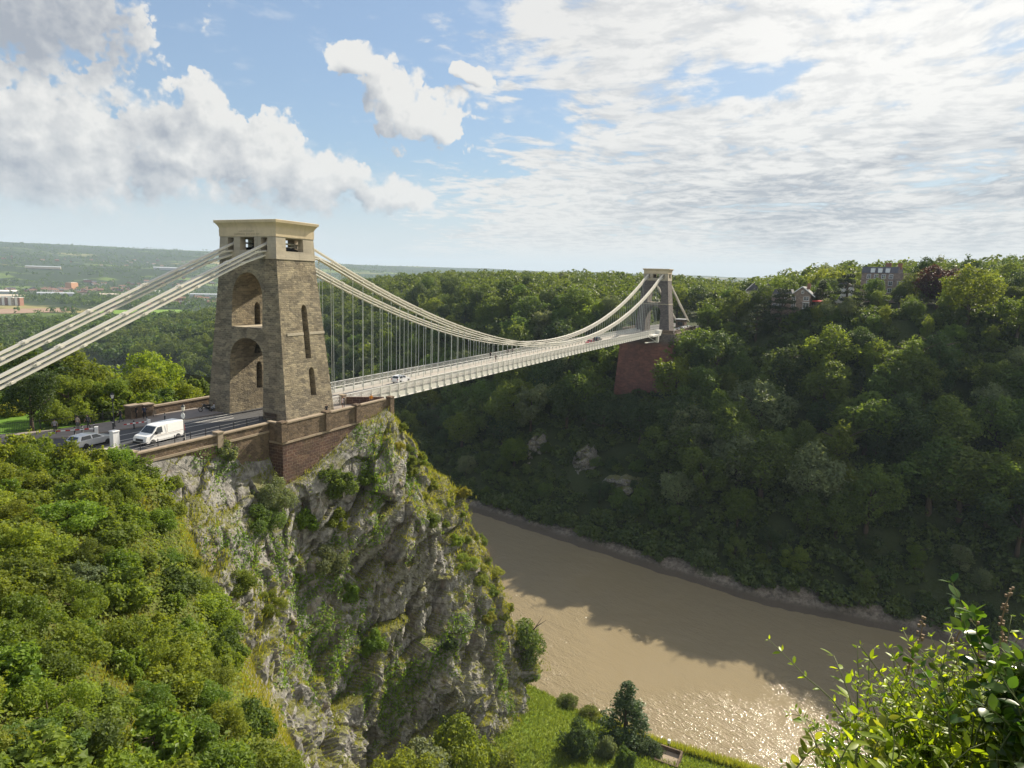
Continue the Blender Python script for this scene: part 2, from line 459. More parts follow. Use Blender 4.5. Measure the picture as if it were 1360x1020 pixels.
M['dark'] = simple('dark_metal', (0.025, 0.026, 0.03), 0.5, var=0.2)
M['void'] = simple('dark_interior', (0.02, 0.018, 0.016), 0.9)
M['iron'] = simple('pale_painted_iron', (0.62, 0.61, 0.575), 0.45, var=0.10, scale=0.8)
M['chain'] = simple('weathered_chain_iron', (0.66, 0.63, 0.56), 0.5, var=0.16, scale=0.7)
M['rod'] = simple('pale_green_grey_iron', (0.50, 0.53, 0.49), 0.5, var=0.10)
M['white'] = simple('white_paint', (0.80, 0.80, 0.80), 0.3, var=0.03, coat=0.5)
M['silver'] = simple('silver_paint', (0.62, 0.63, 0.65), 0.28, metal=0.35, var=0.03, coat=0.6)
M['redpaint'] = simple('red_paint', (0.42, 0.035, 0.03), 0.3, var=0.04, coat=0.5)
M['darkpaint'] = simple('dark_blue_paint', (0.03, 0.035, 0.045), 0.3, var=0.04, coat=0.5)
M['glass'] = simple('dark_glass', (0.03, 0.035, 0.04), 0.06, var=0.05, spec=0.8)
M['tyre'] = simple('tyre_rubber', (0.025, 0.025, 0.026), 0.85)
M['rim'] = simple('wheel_rim', (0.45, 0.45, 0.46), 0.35, metal=0.7)
M['lamp'] = simple('lamp_glass', (0.75, 0.73, 0.68), 0.2)
M['tail'] = simple('tail_lamp', (0.45, 0.02, 0.02), 0.3)
M['asphalt'] = simple('asphalt', (0.075, 0.075, 0.080), 0.9, var=0.3, scale=0.7, bump=0.1)
M['bridge_road'] = simple('bridge_surface', (0.30, 0.275, 0.25), 0.9, var=0.22, scale=0.5, bump=0.1)
M['paving'] = simple('paving', (0.23, 0.20, 0.185), 0.9, var=0.25, scale=0.9, bump=0.1)
M['paint_line'] = simple('road_paint', (0.62, 0.60, 0.56), 0.8, var=0.2, scale=2)
M['kerb'] = simple('kerb_stone', (0.36, 0.33, 0.29), 0.9, var=0.2)
M['bark'] = simple('bark', (0.075, 0.055, 0.04), 0.95, var=0.4, scale=3, bump=0.6)
M['twig'] = simple('dry_stalk', (0.23, 0.16, 0.10), 0.9, var=0.3)
M['greenstem'] = simple('green_stem', (0.12, 0.14, 0.04), 0.7, var=0.3)
M['skin'] = simple('skin', (0.48, 0.30, 0.22), 0.6, var=0.05)
M['hair'] = simple('dark_hair', (0.03, 0.022, 0.016), 0.7)
# leaves
M['L_green'] = foliage('leaf_mid_green', (0.064, 0.110, 0.024), (0.138, 0.203, 0.044))
M['L_dark'] = foliage('leaf_dark_green', (0.036, 0.068, 0.024), (0.078, 0.122, 0.038), 0.45)
M['L_yel'] = foliage('leaf_yellow_green', (0.092, 0.138, 0.020), (0.185, 0.240, 0.040), 0.57)
M['L_silv'] = foliage('leaf_silver_green', (0.095, 0.130, 0.062), (0.20, 0.245, 0.120), 0.42)
M['L_copper'] = foliage('leaf_copper', (0.035, 0.014, 0.016), (0.07, 0.028, 0.026), 0.37)
M['L_con'] = foliage('needle_dark', (0.022, 0.038, 0.018), (0.045, 0.062, 0.028), 0.27)
M['L_bright'] = foliage('leaf_bright_green', (0.115, 0.170, 0.020), (0.245, 0.300, 0.042), 0.57)
M['L_ivy'] = foliage('leaf_ivy', (0.080, 0.150, 0.018), (0.185, 0.270, 0.034), 0.50, 0.45)
M['L_grass'] = foliage('dry_grass', (0.150, 0.185, 0.022), (0.310, 0.315, 0.055), 0.57)
M['L_far'] = foliage('leaf_far_wood', (0.052, 0.098, 0.028), (0.140, 0.205, 0.050), 0.47)
M['L_gloss'] = foliage('leaf_glossy', (0.035, 0.085, 0.012), (0.085, 0.145, 0.020), 0.57, 0.28, spec=0.5)
M['L_lime'] = foliage('leaf_lime', (0.15, 0.25, 0.012), (0.33, 0.43, 0.030), 0.60, 0.4)

def rockmat():
    m, t = mat('limestone_cliff')
    co = t.n('ShaderNodeTexCoord').outputs['Object']
    geo = t.n('ShaderNodeNewGeometry')
    nz = t.n('ShaderNodeSeparateXYZ', {0: geo.outputs['Normal']}).outputs[2]
    a = t.noise(co, 0.22, 7, 0.65)
    b_ = t.noise(co, 1.3, 8, 0.68)
    # tilted bedding
    bed = t.n('ShaderNodeVectorRotate', {'Vector': co, 'Axis': (0, 1, 0), 'Angle': R(38)}, rotation_type='AXIS_ANGLE').outputs[0]
    s = t.noise(t.vm('MULTIPLY', bed, (0.25, 0.25, 1.8)), 0.9, 6, 0.62)
    st = t.noise(t.vm('MULTIPLY', co, (1.5, 1.5, 0.10)), 0.8, 5, 0.6)
    c = t.mix(t.ss(b_, 0.30, 0.70), (0.105, 0.100, 0.096), (0.33, 0.32, 0.30))
    c = t.mix(t.m('MULTIPLY', t.ss(s, 0.45, 0.65), 0.45), c, (0.25, 0.235, 0.215))
    c = t.mix(t.m('MULTIPLY', t.ss(st, 0.50, 0.68), 0.65), c, (0.060, 0.054, 0.052))
    c = t.mix(t.m('MULTIPLY', t.ss(t.noise(co, 0.5, 4), 0.55, 0.7), 0.30), c, (0.27, 0.185, 0.13))
    moss = t.m('MULTIPLY', t.ss(t.m('ADD', t.m('MULTIPLY', nz, 0.55), a), 0.78, 0.98), 0.8)
    c = t.mix(moss, c, t.mix(b_, (0.085, 0.095, 0.022), (0.17, 0.165, 0.045)))
    h = t.m('ADD', t.m('MULTIPLY', b_, 1.0), t.m('ADD', t.m('MULTIPLY', s, 0.9), t.m('MULTIPLY', t.noise(co, 4.5, 6, 0.7), 0.35)))
    bp = t.n('ShaderNodeBump', {'Height': h, 'Strength': 0.75, 'Distance': 0.40})
    b = t.n('ShaderNodeBsdfPrincipled', {'Base Color': c, 'Roughness': 0.95, 'Specular IOR Level': 0.15, 'Normal': bp.outputs[0]})
    out(t, b.outputs[0]); return m
M['rock'] = rockmat()
def soil(name, ca, cb, scale=0.4, bump=0.5):
    m, t = mat(name)
    co = t.n('ShaderNodeTexCoord').outputs['Object']
    a = t.noise(co, scale, 7, 0.65); b_ = t.noise(co, scale*6, 5, 0.65)
    c = t.mix(t.ss(t.m('ADD', t.m('MULTIPLY', a, 0.6), t.m('MULTIPLY', b_, 0.4)), 0.35, 0.65), ca, cb)
    bp = t.n('ShaderNodeBump', {'Height': b_, 'Strength': bump, 'Distance': 0.3})
    b = t.n('ShaderNodeBsdfPrincipled', {'Base Color': c, 'Roughness': 0.95, 'Specular IOR Level': 0.15, 'Normal': bp.outputs[0]})
    out(t, b.outputs[0]); return m
M['floor'] = soil('woodland_floor', (0.022, 0.028, 0.012), (0.05, 0.055, 0.022))
M['turf'] = soil('bank_grass', (0.085, 0.125, 0.020), (0.185, 0.20, 0.045), 0.3)
M['lawn'] = soil('mown_lawn', (0.075, 0.15, 0.018), (0.11, 0.20, 0.025), 0.2, 0.1)
M['mud'] = soil('mud_bank', (0.105, 0.085, 0.070), (0.21, 0.17, 0.135), 0.35, 1.0)
M['scrub'] = soil('scrub_ground', (0.055, 0.065, 0.018), (0.12, 0.125, 0.035), 0.5)
M['clay'] = soil('red_clay', (0.24, 0.155, 0.11), (0.30, 0.215, 0.16), 0.01, 0.1)
M['pitch'] = soil('pitch_grass', (0.13, 0.22, 0.03), (0.18, 0.28, 0.05), 0.02, 0.05)
def near_ground():
    """woodland floor, mud, bank grass and scrub told apart by how far they lie from the water"""
    m, t = mat('near_ground')
    co = t.n('ShaderNodeTexCoord').outputs['Object']
    n1_ = t.noise(co, 0.25, 5, 0.65); n2_ = t.noise(co, 1.5, 6, 0.68); n3_ = t.noise(co, 0.7, 7, 0.74)
    fs = t.n('ShaderNodeAttribute', attribute_name='far_shore').outputs['Fac']
    fn = t.n('ShaderNodeAttribute', attribute_name='near_shore').outputs['Fac']
    gr = t.n('ShaderNodeAttribute', attribute_name='grassy').outputs['Fac']
    wob = t.m('ADD', t.m('MULTIPLY', t.m('SUBTRACT', t.noise(co, 0.10, 4, 0.6), .5), 16.0), t.m('MULTIPLY', t.m('SUBTRACT', n2_, .5), 5.0))
    fs = t.m('ADD', fs, wob); fn = t.m('ADD', fn, t.m('MULTIPLY', wob, .35))
    floor = t.mix(n2_, (0.020, 0.030, 0.012), (0.055, 0.070, 0.022))
    turf = t.mix(t.ss(t.m('ADD', t.m('MULTIPLY', n1_, .6), t.m('MULTIPLY', n2_, .4)), .36, .64), (0.10, 0.17, 0.022), (0.22, 0.265, 0.05))
    mud = t.mix(t.ss(n3_, .32, .68), (0.080, 0.068, 0.058), (0.25, 0.215, 0.175))
    wet = t.ss(t.n('ShaderNodeSeparateXYZ', {0: co}).outputs[2], -70.3, -69.2)
    mud = t.mix(wet, (0.10, 0.082, 0.064), mud)
    c = t.mix(gr, floor, turf)
    c = t.mix(t.ss(fs, 9.0, 6.8), c, mud)
    c = t.mix(t.m('MULTIPLY', t.ss(fn, 3.0, 2.2), t.ss(fn, -40, -30)), c, mud)
    bp = t.n('ShaderNodeBump', {'Height': t.m('ADD', n2_, n3_), 'Strength': .8, 'Distance': .5})
    b = t.n('ShaderNodeBsdfPrincipled', {'Base Color': c, 'Roughness': 0.95, 'Specular IOR Level': 0.15, 'Normal': bp.outputs[0]})
    out(t, b.outputs[0]); return m
M['near_ground'] = near_ground()
def fields():
    m, t = mat('valley_fields')
    co = t.n('ShaderNodeTexCoord').outputs['Object']
    w = t.vm('ADD', co, t.vm('SCALE', t.n('ShaderNodeTexNoise', {'Vector': co, 'Scale': 0.004, 'Detail': 2}).outputs['Color'], scale=140.0))
    w = t.vm('MULTIPLY', w, (1.0, 0.62, 0.0))
    v = t.n('ShaderNodeTexVoronoi', {'Vector': w, 'Scale': 0.0052})
    ve = t.n('ShaderNodeTexVoronoi', {'Vector': w, 'Scale': 0.0052}, feature='DISTANCE_TO_EDGE')
    hsh = t.n('ShaderNodeSeparateColor', {0: v.outputs['Color']}).outputs
    rp = t.n('ShaderNodeValToRGB', {0: hsh[0]})
    els = rp.color_ramp.elements
    els[0].position = 0.0; els[0].color = (0.085, 0.125, 0.030, 1)
    els[1].position = 1.0; els[1].color = (0.27, 0.215, 0.10, 1)
    for p_, c_ in ((0.3, (0.12, 0.17, 0.035, 1)), (0.6, (0.15, 0.20, 0.05, 1)), (0.8, (0.10, 0.135, 0.04, 1)), (0.92, (0.22, 0.21, 0.085, 1))):
        e = els.new(p_); e.color = c_
    wood = t.ss(t.noise(t.vm('MULTIPLY', co, (1.0, .55, 0.0)), 0.0019, 6, 0.68), 0.41, 0.47)
    hedge = t.ss(ve.outputs[0], 0.075, 0.035)
    c = t.mix(t.m('MAXIMUM', hedge, wood), rp.outputs[0], (0.028, 0.045, 0.018))
    b = t.n('ShaderNodeBsdfPrincipled', {'Base Color': c, 'Roughness': 0.95, 'Specular IOR Level': 0.1})
    out(t, b.outputs[0]); return m
M['fields'] = fields()
def water():
    m, t = mat('river_water')
    co = t.n('ShaderNodeTexCoord').outputs['Object']
    rot = t.n('ShaderNodeVectorRotate', {'Vector': co, 'Axis': (0, 0, 1), 'Angle': R(20)}, rotation_type='AXIS_ANGLE').outputs[0]
    w1 = t.noise(t.vm('MULTIPLY', rot, (1.0, 0.40, 1.0)), 0.50, 5, 0.66, 0.5)
    w2 = t.noise(t.vm('MULTIPLY', rot, (1.0, 0.55, 1.0)), 2.8, 3, 0.62, 0.3)
    lg = t.noise(co, 0.022, 4, 0.6)
    h = t.m('MULTIPLY', t.m('ADD', w1, t.m('MULTIPLY', w2, 0.42)), t.m('ADD', 0.22, t.m('MULTIPLY', t.ss(lg, 0.36, 0.64), 1.0)))
    bp = t.n('ShaderNodeBump', {'Height': h, 'Strength': 1.0, 'Distance': 0.48})
    c = t.mix(lg, (0.196, 0.158, 0.098), (0.240, 0.197, 0.123))
    b = t.n('ShaderNodeBsdfPrincipled', {'Base Color': c, 'Roughness': 0.10, 'IOR': 1.33, 'Specular IOR Level': 0.5, 'Normal': bp.outputs[0]})
    out(t, b.outputs[0]); return m
M['water'] = water()

# ================================================================== terrain
WZ = -71.0                                     # river level; the road over the bridge is z = 0
def ip(x, xs, ys): return np.interp(x, xs, ys)
def sst(x, a, b):
    t = np.clip((x-a)/(b-a), 0, 1); return t*t*(3-2*t)
def shore_far(y):
    return ip(y, [-400, -140, -95, -60, -20, 22, 60, 120, 200, 340, 620, 760, 960], [128, 126, 125.5, 123.5, 130.5, 139.5, 148, 160, 180, 235, 320, 215, -60])
def shore_near(y):
    return ip(y, [-400, -65, -45, -27, 0, 60, 120, 200, 340, 620, 760, 960], [55, 55.5, 54, 56.5, 64, 76, 86, 104, 150, 235, 100, -200])
def plateau(x, y):
    p = ip(y, [-420, -160, -130, -90, -60, -30, -14, 14, 50, 90, 250, 400, 560, 760, 1000], [18, 16.5, 15, 13, 10.5, 4, -.5, -.5, 3, 4, 5, 0, -26, -57, -62])
    s = x-shore_far(y)
    w = np.clip((s-130)/150, 0, 1)
    p = p + 9*w*ip(y, [-200, 0, 300, 480], [1, 1, .7, 0])
    return p
def H(x, y):
    x = np.asarray(x, float); y = np.asarray(y, float)
    sf = shore_far(y); sn = shore_near(y)
    s = x-sf; n = sn-x
    pl = plateau(x, y)
    s_e = np.where(s > 14, 14+(s-14)/ip(y, [90, 260], [1, 2.1]), s)
    t = ip(s_e, [-6, 0, 9, 14, 64, 98, 128], [-.045, 0, .055, .068, .625, .955, 1.0])
    far = -72+t*(pl+72)
    nb = ip(n, [-6, 0, 3, 14, 26, 60], [-75, -72, -70, -66.2, -63, -63])
    up = ip(y, [-9, -2, 22, 30, 60, 110, 220], [-75, -1.3, -1.3, -4.5, -18, -40, -62]) - np.maximum(0, x-11)*1.4
    near = np.maximum(nb, up)
    z = np.where(s > -6, far, np.where(n > -6, near, -75))
    # valley floor and distant hills
    dx_, dy_ = x-CAM[0], y-CAM[1]
    rr = np.hypot(dx_, dy_); azd = np.degrees(np.arctan2(dy_, dx_))
    ridge_ = 19.3+7200*np.tan(np.radians(ip(azd, [-60, 10, 25, 40, 46, 51, 60, 75, 120], [.75, .85, .95, .85, 1.2, 1.58, 1.52, 1.60, 1.6])))
    hill = -62+(ridge_+62)*(0.30*sst(rr, 2700, 3900)+0.70*sst(rr, 3600, 7200))
    hill = hill + 16*fbm(xy3(x/900, y/900, 3.3), 4)*sst(rr, 2600, 4200)
    k = sst(rr, 950, 1350)
    z = np.where(k > 0, z*(1-k)+hill*k, z)
    z = z + np.where(k < 1, (1-k)*0.9*fbm(xy3(x/9, y/9), 3)*np.clip((s-6)/8, 0, 1), 0)
    return z
def axis(lo, hi, fine_lo, fine_hi, step, grow=1.13):
    a = list(np.arange(fine_lo, fine_hi+1e-6, step))
    d = step
    while a[-1] < hi: d *= grow; a.append(a[-1]+d)
    d = step; b = [a[0]]
    while b[-1] > lo: d *= grow; b.append(b[-1]-d)
    o = np.array(b[1:][::-1]+a); return np.clip(o, lo, hi) if False else o[(o > lo) & (o < hi)]
gx = axis(-3000, 11000, 15, 260, 2.2); gy = axis(-3000, 11500, -150, 130, 2.2)
GX, GY = np.meshgrid(gx, gy, indexing='ij')
GZ = H(GX, GY)
s_ = GX-shore_far(GY); n_ = shore_near(GY)-GX
rock_n = fbm(xy3(GX/14, GY/14, GZ/10), 3)
GZ = GZ + np.where((s_ > -1) & (s_ < 9), 0.55*np.abs(perlin(xy3(GX/3.1, GY/3.1)))*1.6+0.35*perlin(xy3(GX/7.0, GY/7.0, 4)), 0)
V = np.stack([GX, GY, GZ], -1).reshape(-1, 3)
F = grid_faces(len(gx), len(gy))
fc = V[F].mean(1)
rr_ = np.hypot(fc[:, 0]-CAM[0], fc[:, 1]-CAM[1])
mi = (rr_ > 1150).astype(int)
g_me = np_mesh('ground', V, F, [M['near_ground'], M['fields']], mi, smooth=True)
nv_ = n_.ravel(); sv_ = s_.ravel()
for nm_, val in (('far_shore', np.where((sv_ > -8) & (V[:, 1] < 330), sv_, 99.0)), ('near_shore', np.where((nv_ > -8) & (V[:, 1] < 230), nv_, 99.0)), ('grassy', ((nv_ > 0) & (V[:, 1] < 80)).astype(float))):
    at_ = g_me.attributes.new(nm_, 'FLOAT', 'POINT'); at_.data.foreach_set('value', val.astype(np.float32))
link('ground', g_me)
tag(bpy.data.objects['ground'], kind='structure')
# river: one flat sheet between the banks
ry = np.concatenate([np.arange(-400, 340, 20.), np.arange(340, 961, 20.)])
rv = np.stack([np.stack([shore_near(ry)-5, ry, 0*ry+WZ], -1), np.stack([shore_far(ry)+5, ry, 0*ry+WZ], -1)], 1).reshape(-1, 3)
tag(link('river', np_mesh('river', rv, grid_faces(len(ry), 2)[:, ::-1], [M['water']])), kind='structure')

# ------------------------------------------------------------------ the cliff under the near tower: contours lofted from gully to river side
LEV = [
 (-0.3, [(-30, -8.2), (-22, -8.0), (-9, -7.6), (2, -8.8), (9, -9.0), (14.2, -9.6), (16.0, -4), (16.5, 6), (17, 22), (17, 60)]),
 (-2.2, [(-31, -9.6), (-22, -9.0), (-9, -7.4), (1, -8.6), (8.5, -10.9), (15.2, -10.6), (17.5, -4), (18.5, 6), (19, 22), (19, 60)]),
 (-5.2, [(-33, -13), (-23, -11.5), (-9.5, -8.6), (0, -10.4), (8.8, -12.6), (17.3, -11.2), (20, -4), (21, 7), (22, 24), (22, 60)]),
 (-7.5, [(-34, -16), (-23, -13.5), (-10, -10.6), (0, -11.9), (9, -13.6), (19.2, -11.5), (22, -4), (23, 8), (24, 25), (24, 60)]),
 (-13., [(-35, -21), (-24.5, -18), (-11.5, -13.2), (0, -13.4), (11, -15.0), (23.8, -11.8), (27, -3), (28, 10), (28, 28), (28, 60)]),
 (-18., [(-35, -26), (-25, -22.5), (-12, -15), (0, -14.4), (13.5, -16.4), (27.3, -12.2), (31, -3), (32, 15), (32, 30), (32, 60)]),
 (-32., [(-33, -38), (-23, -32), (-10.5, -18.5), (2, -15.6), (17, -18.4), (36.0, -15), (40, -5), (41, 15), (41, 35), (41, 60)]),
 (-45., [(-30, -46), (-20, -38), (-8.5, -21), (4, -16.8), (21, -19.8), (40.7, -17.3), (45, -7), (47, 15), (47, 35), (47, 60)]),
 (-58., [(-27, -52), (-17, -43), (-6.5, -23), (8, -18.6), (25, -21.6), (46.0, -19.2), (50.5, -8), (53, 15), (53, 35), (53, 60)]),
 (-78., [(-24, -60), (-14, -48), (-4.5, -26), (11, -21), (29, -24.5), (51.0, -22), (57, -9), (60, 15), (60, 35), (60, 60)]),
]
def catmull(P, n):
    P = np.asarray(P, float); m_ = len(P)
    t = np.linspace(0, m_-1, n); i = np.clip(t.astype(int), 0, m_-2); f = (t-i)[:, None]
    p0, p1, p2_, p3 = P[np.clip(i-1, 0, m_-1)], P[i], P[i+1], P[np.clip(i+2, 0, m_-1)]
    return 0.5*((2*p1)+(-p0+p2_)*f+(2*p0-5*p1+4*p2_-p3)*f*f+(-p0+3*p1-3*p2_+p3)*f**3)
rows = np.array([np.c_[np.array(L), np.full(len(L), z)] for z, L in LEV])        # level, point, xyz
NU, NV = 560, 330
cols = np.array([catmull(rows[i], 240) for i in range(len(rows))])              # resample along every contour
# even spacing weighted to the part that is seen
uu = np.concatenate([np.linspace(0, 5.35/9, NU-60), np.linspace(5.35/9, 1, 61)[1:]])*239
cols = np.array([[np.interp(uu, np.arange(240), c[:, k]) for k in range(3)] for c in cols]).transpose(0, 2, 1)
zz_ = rows[:, 0, 2]
arc = np.concatenate([[0], np.cumsum(np.hypot(np.diff(zz_), 5))]); arc /= arc[-1]
vv = np.linspace(0, 1, NV)
Pc = np.stack([np.interp(vv, arc, cols[:, j, k]) for j in range(NU) for k in range(3)], -1).reshape(NV, NU, 3)
du = np.gradient(Pc, axis=1); dv = np.gradient(Pc, axis=0)
Nn = np.cross(du, -dv); Nn /= np.linalg.norm(Nn, axis=2, keepdims=True)+1e-9
th = R(38)
bed = np.stack([Pc[..., 0]*math.cos(th)+Pc[..., 2]*math.sin(th), Pc[..., 1], -Pc[..., 0]*math.sin(th)+Pc[..., 2]*math.cos(th)], -1)
def cells(p, seed):
    """nearest of scattered points: its random value, tilt and offset, and the gap to the next nearest"""
    p = np.asarray(p, float); i0 = np.floor(p).astype(int)
    b1 = np.full(p.shape[:-1], 9.0); b2 = b1.copy(); val = np.zeros_like(b1); tilt = np.zeros_like(b1)
    for a in (-1, 0, 1):
        for b in (-1, 0, 1):
            for c in (-1, 0, 1):
                k = (i0+np.array([a, b, c])) & 511
                h = _perm[_perm[_perm[(k[..., 0]+seed) & 511]+k[..., 1]]+k[..., 2]]
                q = i0+np.array([a, b, c])+0.5+0.45*_grad[h & 511]
                d = np.linalg.norm(p-q, axis=-1)
                tl = ((p-q)*_grad[(h+77) & 511]).sum(-1)
                v_ = ((h*7919) % 512)/256.0-1.0
                m_ = d < b1
                b2 = np.where(m_, b1, np.minimum(b2, d)); val = np.where(m_, v_, val); tilt = np.where(m_, tl, tilt); b1 = np.where(m_, d, b1)
    return val, tilt, b2-b1
wp = bed+0.9*np.stack([perlin(bed*.3), perlin(bed*.3+50), perlin(bed*.3+90)], -1)
v1, t1, e1 = cells(wp*np.array([1/9.5, 1/9.5, 1/5.5]), 3)
v2, t2, e2_c = cells(wp*np.array([1/2.9, 1/2.9, 1/1.5]), 41)
v3, t3, e3 = cells(wp*np.array([1/1.2, 1/1.2, 1/.7]), 97)
D = 1.7*fbm(Pc*0.055, 3)+1.35*v1+2.5*t1-.6*np.clip(1-e1/.10, 0, 1)
D += .42*v2+.70*t2-.25*np.clip(1-e2_c/.12, 0, 1)
D += .10*v3+.16*t3+.12*fbm(Pc*0.9, 3)
D += 0.9*ridge(Pc*np.array([0.22, 0.22, 0.035])+9, 3)*np.clip((-Pc[..., 2]-14)/20, 0, 1)
top = sst(-Pc[..., 2], 0.2, 5.0)
wallfree = np.clip((Pc[..., 1]+10.3)/-2.0, 0, 1)                # calm beside the masonry
near_wall = (Pc[..., 0] > -12) & (Pc[..., 0] < 9) & (Pc[..., 2] > -9)
D = np.where(near_wall, np.minimum(D*np.clip(wallfree, .0, 1), .25), D)
D = (D-.9*~near_wall)*top*(0.45+0.55*sst(-Pc[..., 2], 6, 20))
Pc2 = Pc+Nn*D[..., None]
rock_me = np_mesh('cliff', Pc2.reshape(-1, 3), grid_faces(NV, NU), [M['rock']], smooth=False)
tag(link('cliff', rock_me), kind='structure')
CLIFF = Pc2

# ------------------------------------------------------------------ the spur of hillside between the camera and the road
CT = np.array([(-37, -4, .1), (-32.5, -9, -.6), (-29.7, -13.5, -.9), (-25.5, -11.8, -1.7), (-44.5, -23, .4), (-39.6, -22.5, -1.4), (-32.6, -20.5, -4.2), (-28.4, -19.5, -6.2),
  (-50.4, -35.1, -.6), (-44.2, -33.9, -4.6), (-33.6, -30.5, -8.7), (-55.2, -45.2, .2), (-49.8, -44.4, -4.4), (-41, -44.6, -10.2),
  (-66.3, -70.8, 17.7), (-62.6, -71.7, 16.0), (-63.6, -68.2, 14.4), (-70, -78, 19), (-80, -90, 22), (-75, -60, 12.5), (-90, -45, 9), (-95, -75, 21), (-62, -90, 17), (-60, -60, 6.5), (-57, -66, 8.5),
  (-58, -54, 2), (-50, -55, -6), (-70, -30, 3), (-60, -15, 1.5), (-45, -5, .3), (-52, 8, -.4), (-23.5, -8.6, -1.6), (-75, 5, 1)], float)
def tps_fit(P):
    n = len(P); d = np.hypot(P[:, None, 0]-P[None, :, 0], P[:, None, 1]-P[None, :, 1])
    K = d*d*np.log(d+1e-9)+np.eye(n)*3.0
    A = np.zeros((n+3, n+3)); A[:n, :n] = K; A[:n, n] = 1; A[:n, n+1:] = P[:, :2]; A[n:, :n] = A[:n, n:].T
    return np.linalg.solve(A, np.r_[P[:, 2], 0, 0, 0])
TW = tps_fit(CT)
def tps(x, y):
    o = TW[-3]+TW[-2]*x+TW[-1]*y
    for (px, py, _), w in zip(CT, TW):
        d = np.hypot(x-px, y-py); o = o+w*d*d*np.log(d+1e-9)
    return o
EDGE = np.array([(-24.5, -6), (-25.0, -12), (-28.8, -19.4), (-34.2, -30), (-41.8, -43.6), (-49.5, -56), (-55.5, -66), (-59.0, -72.5), (-58.5, -80), (-58, -120)], float)
def edge_dist(x, y):
    """signed distance to the edge line: positive on the gorge side"""
    best = np.full(np.shape(x), 1e9); sg = np.ones(np.shape(x))
    for a, b in zip(EDGE[:-1], EDGE[1:]):
        d = b-a; L2 = d@d
        t = np.clip(((x-a[0])*d[0]+(y-a[1])*d[1])/L2, 0, 1)
        q = np.hypot(x-a[0]-t*d[0], y-a[1]-t*d[1])
        cr = d[0]*(y-a[1])-d[1]*(x-a[0])
        m_ = q < best
        best = np.where(m_, q, best); sg = np.where(m_, np.sign(cr), sg)
    return best*sg
def HILL(x, y):
    z = tps(x, y)
    e = edge_dist(x, y)
    e2 = np.maximum(e+1.5, 0)
    z = z-1.35*e2-0.03*e2**2+0.2*np.minimum(e2, 2)
    # sinks under the road that bends away behind the bushes
    q = (x+26.5)*0.60+(y+7.6)*0.80
    z = z-np.clip((q-0.5)*0.55, 0, 4)
    return z+0.5*fbm(xy3(x/5, y/5, 1.5), 4)
hx = np.arange(-112, -9, 0.6); hy = np.arange(-118, 14, 0.6)
HX, HY = np.meshgrid(hx, hy, indexing='ij')
HZ = HILL(HX, HY)
HZ = np.maximum(HZ, -76)
Vh = np.stack([HX, HY, HZ], -1).reshape(-1, 3); Fh = grid_faces(len(hx), len(hy))
keep = (Vh[Fh][:, :, 2].max(1) > -75.5)
tag(link('hillside', np_mesh('hillside', Vh, Fh[keep], [M['scrub'], M['rock']],
    (edge_dist(Vh[Fh[keep]].mean(1)[:, 0], Vh[Fh[keep]].mean(1)[:, 1]) > 3.0).astype(int), smooth=True)), kind='structure')

# ------------------------------------------------------------------ road, forecourt and lawn on the near side
def sheet(name, poly, z, m, thick=0.0):
    b = MB()
    if thick: b.prism(poly, 'z', z-thick, z)
    else: b.add([(x, y, z) for x, y in poly], [tuple(range(len(poly)))])
    return tag(b.build(name, m, fix=bool(thick)), kind='structure')
sheet('forecourt', [(14.6, -9.5), (14.6, 10.1), (-4, 10.2), (-14, 10.8), (-22, 12.0), (-30, 16), (-46, 27), (-60, 30), (-60, 10), (-46, 10.5), (-34, 1.0), (-26.5, -7.7), (-7.75, -7.75), (-7.75, -9.5)], 0.0, M['asphalt'], 1.2)
sheet('pavement', [(-4.8, 4.0), (-4.8, 9.8), (-14, 10.3), (-22, 11.5), (-30, 15.5), (-45, 26.0), (-47, 23), (-31, 11.5), (-23.5, 6.6), (-14, 4.9)], 0.125, M['paving'], 0.15)
sheet('footpath', [(-4.7, -7.6), (-4.7, -5.2), (-12, -5.6), (-25.4, -6.1), (-26.4, -7.6)], 0.125, M['paving'], 0.15)
sheet('terrace_paving', [(4.8, -9.5), (15.0, -9.5), (15.0, 9.5), (4.8, 9.5)], 0.06, M['paving'], 0.08)
sheet('traffic_island', [(-26.8, -2.5), (-19.5, -0.7), (-19.3, -0.2), (-26.5, -1.0)], 0.14, M['kerb'], 0.15)
sheet('lawn', [(-60, 31), (-46, 28.5), (-30, 17), (-23, 13.0), (-15, 13.0), (-14, 27), (-30, 36), (-60, 44)], -0.15, M['lawn'], 1.5)
for k, pl_ in enumerate([[(-24.5, 0.9), (-6, 0.55), (-6, 0.70), (-24.5, 1.05)], [(-20, 3.25), (-5, 3.0), (-5, 3.12), (-20, 3.37)], [(-16.5, 2.2), (-5.0, 1.9), (-5.0, 2.02), (-16.5, 2.32)]]):
    sheet('road_marking', pl_, 0.005, M['paint_line'])

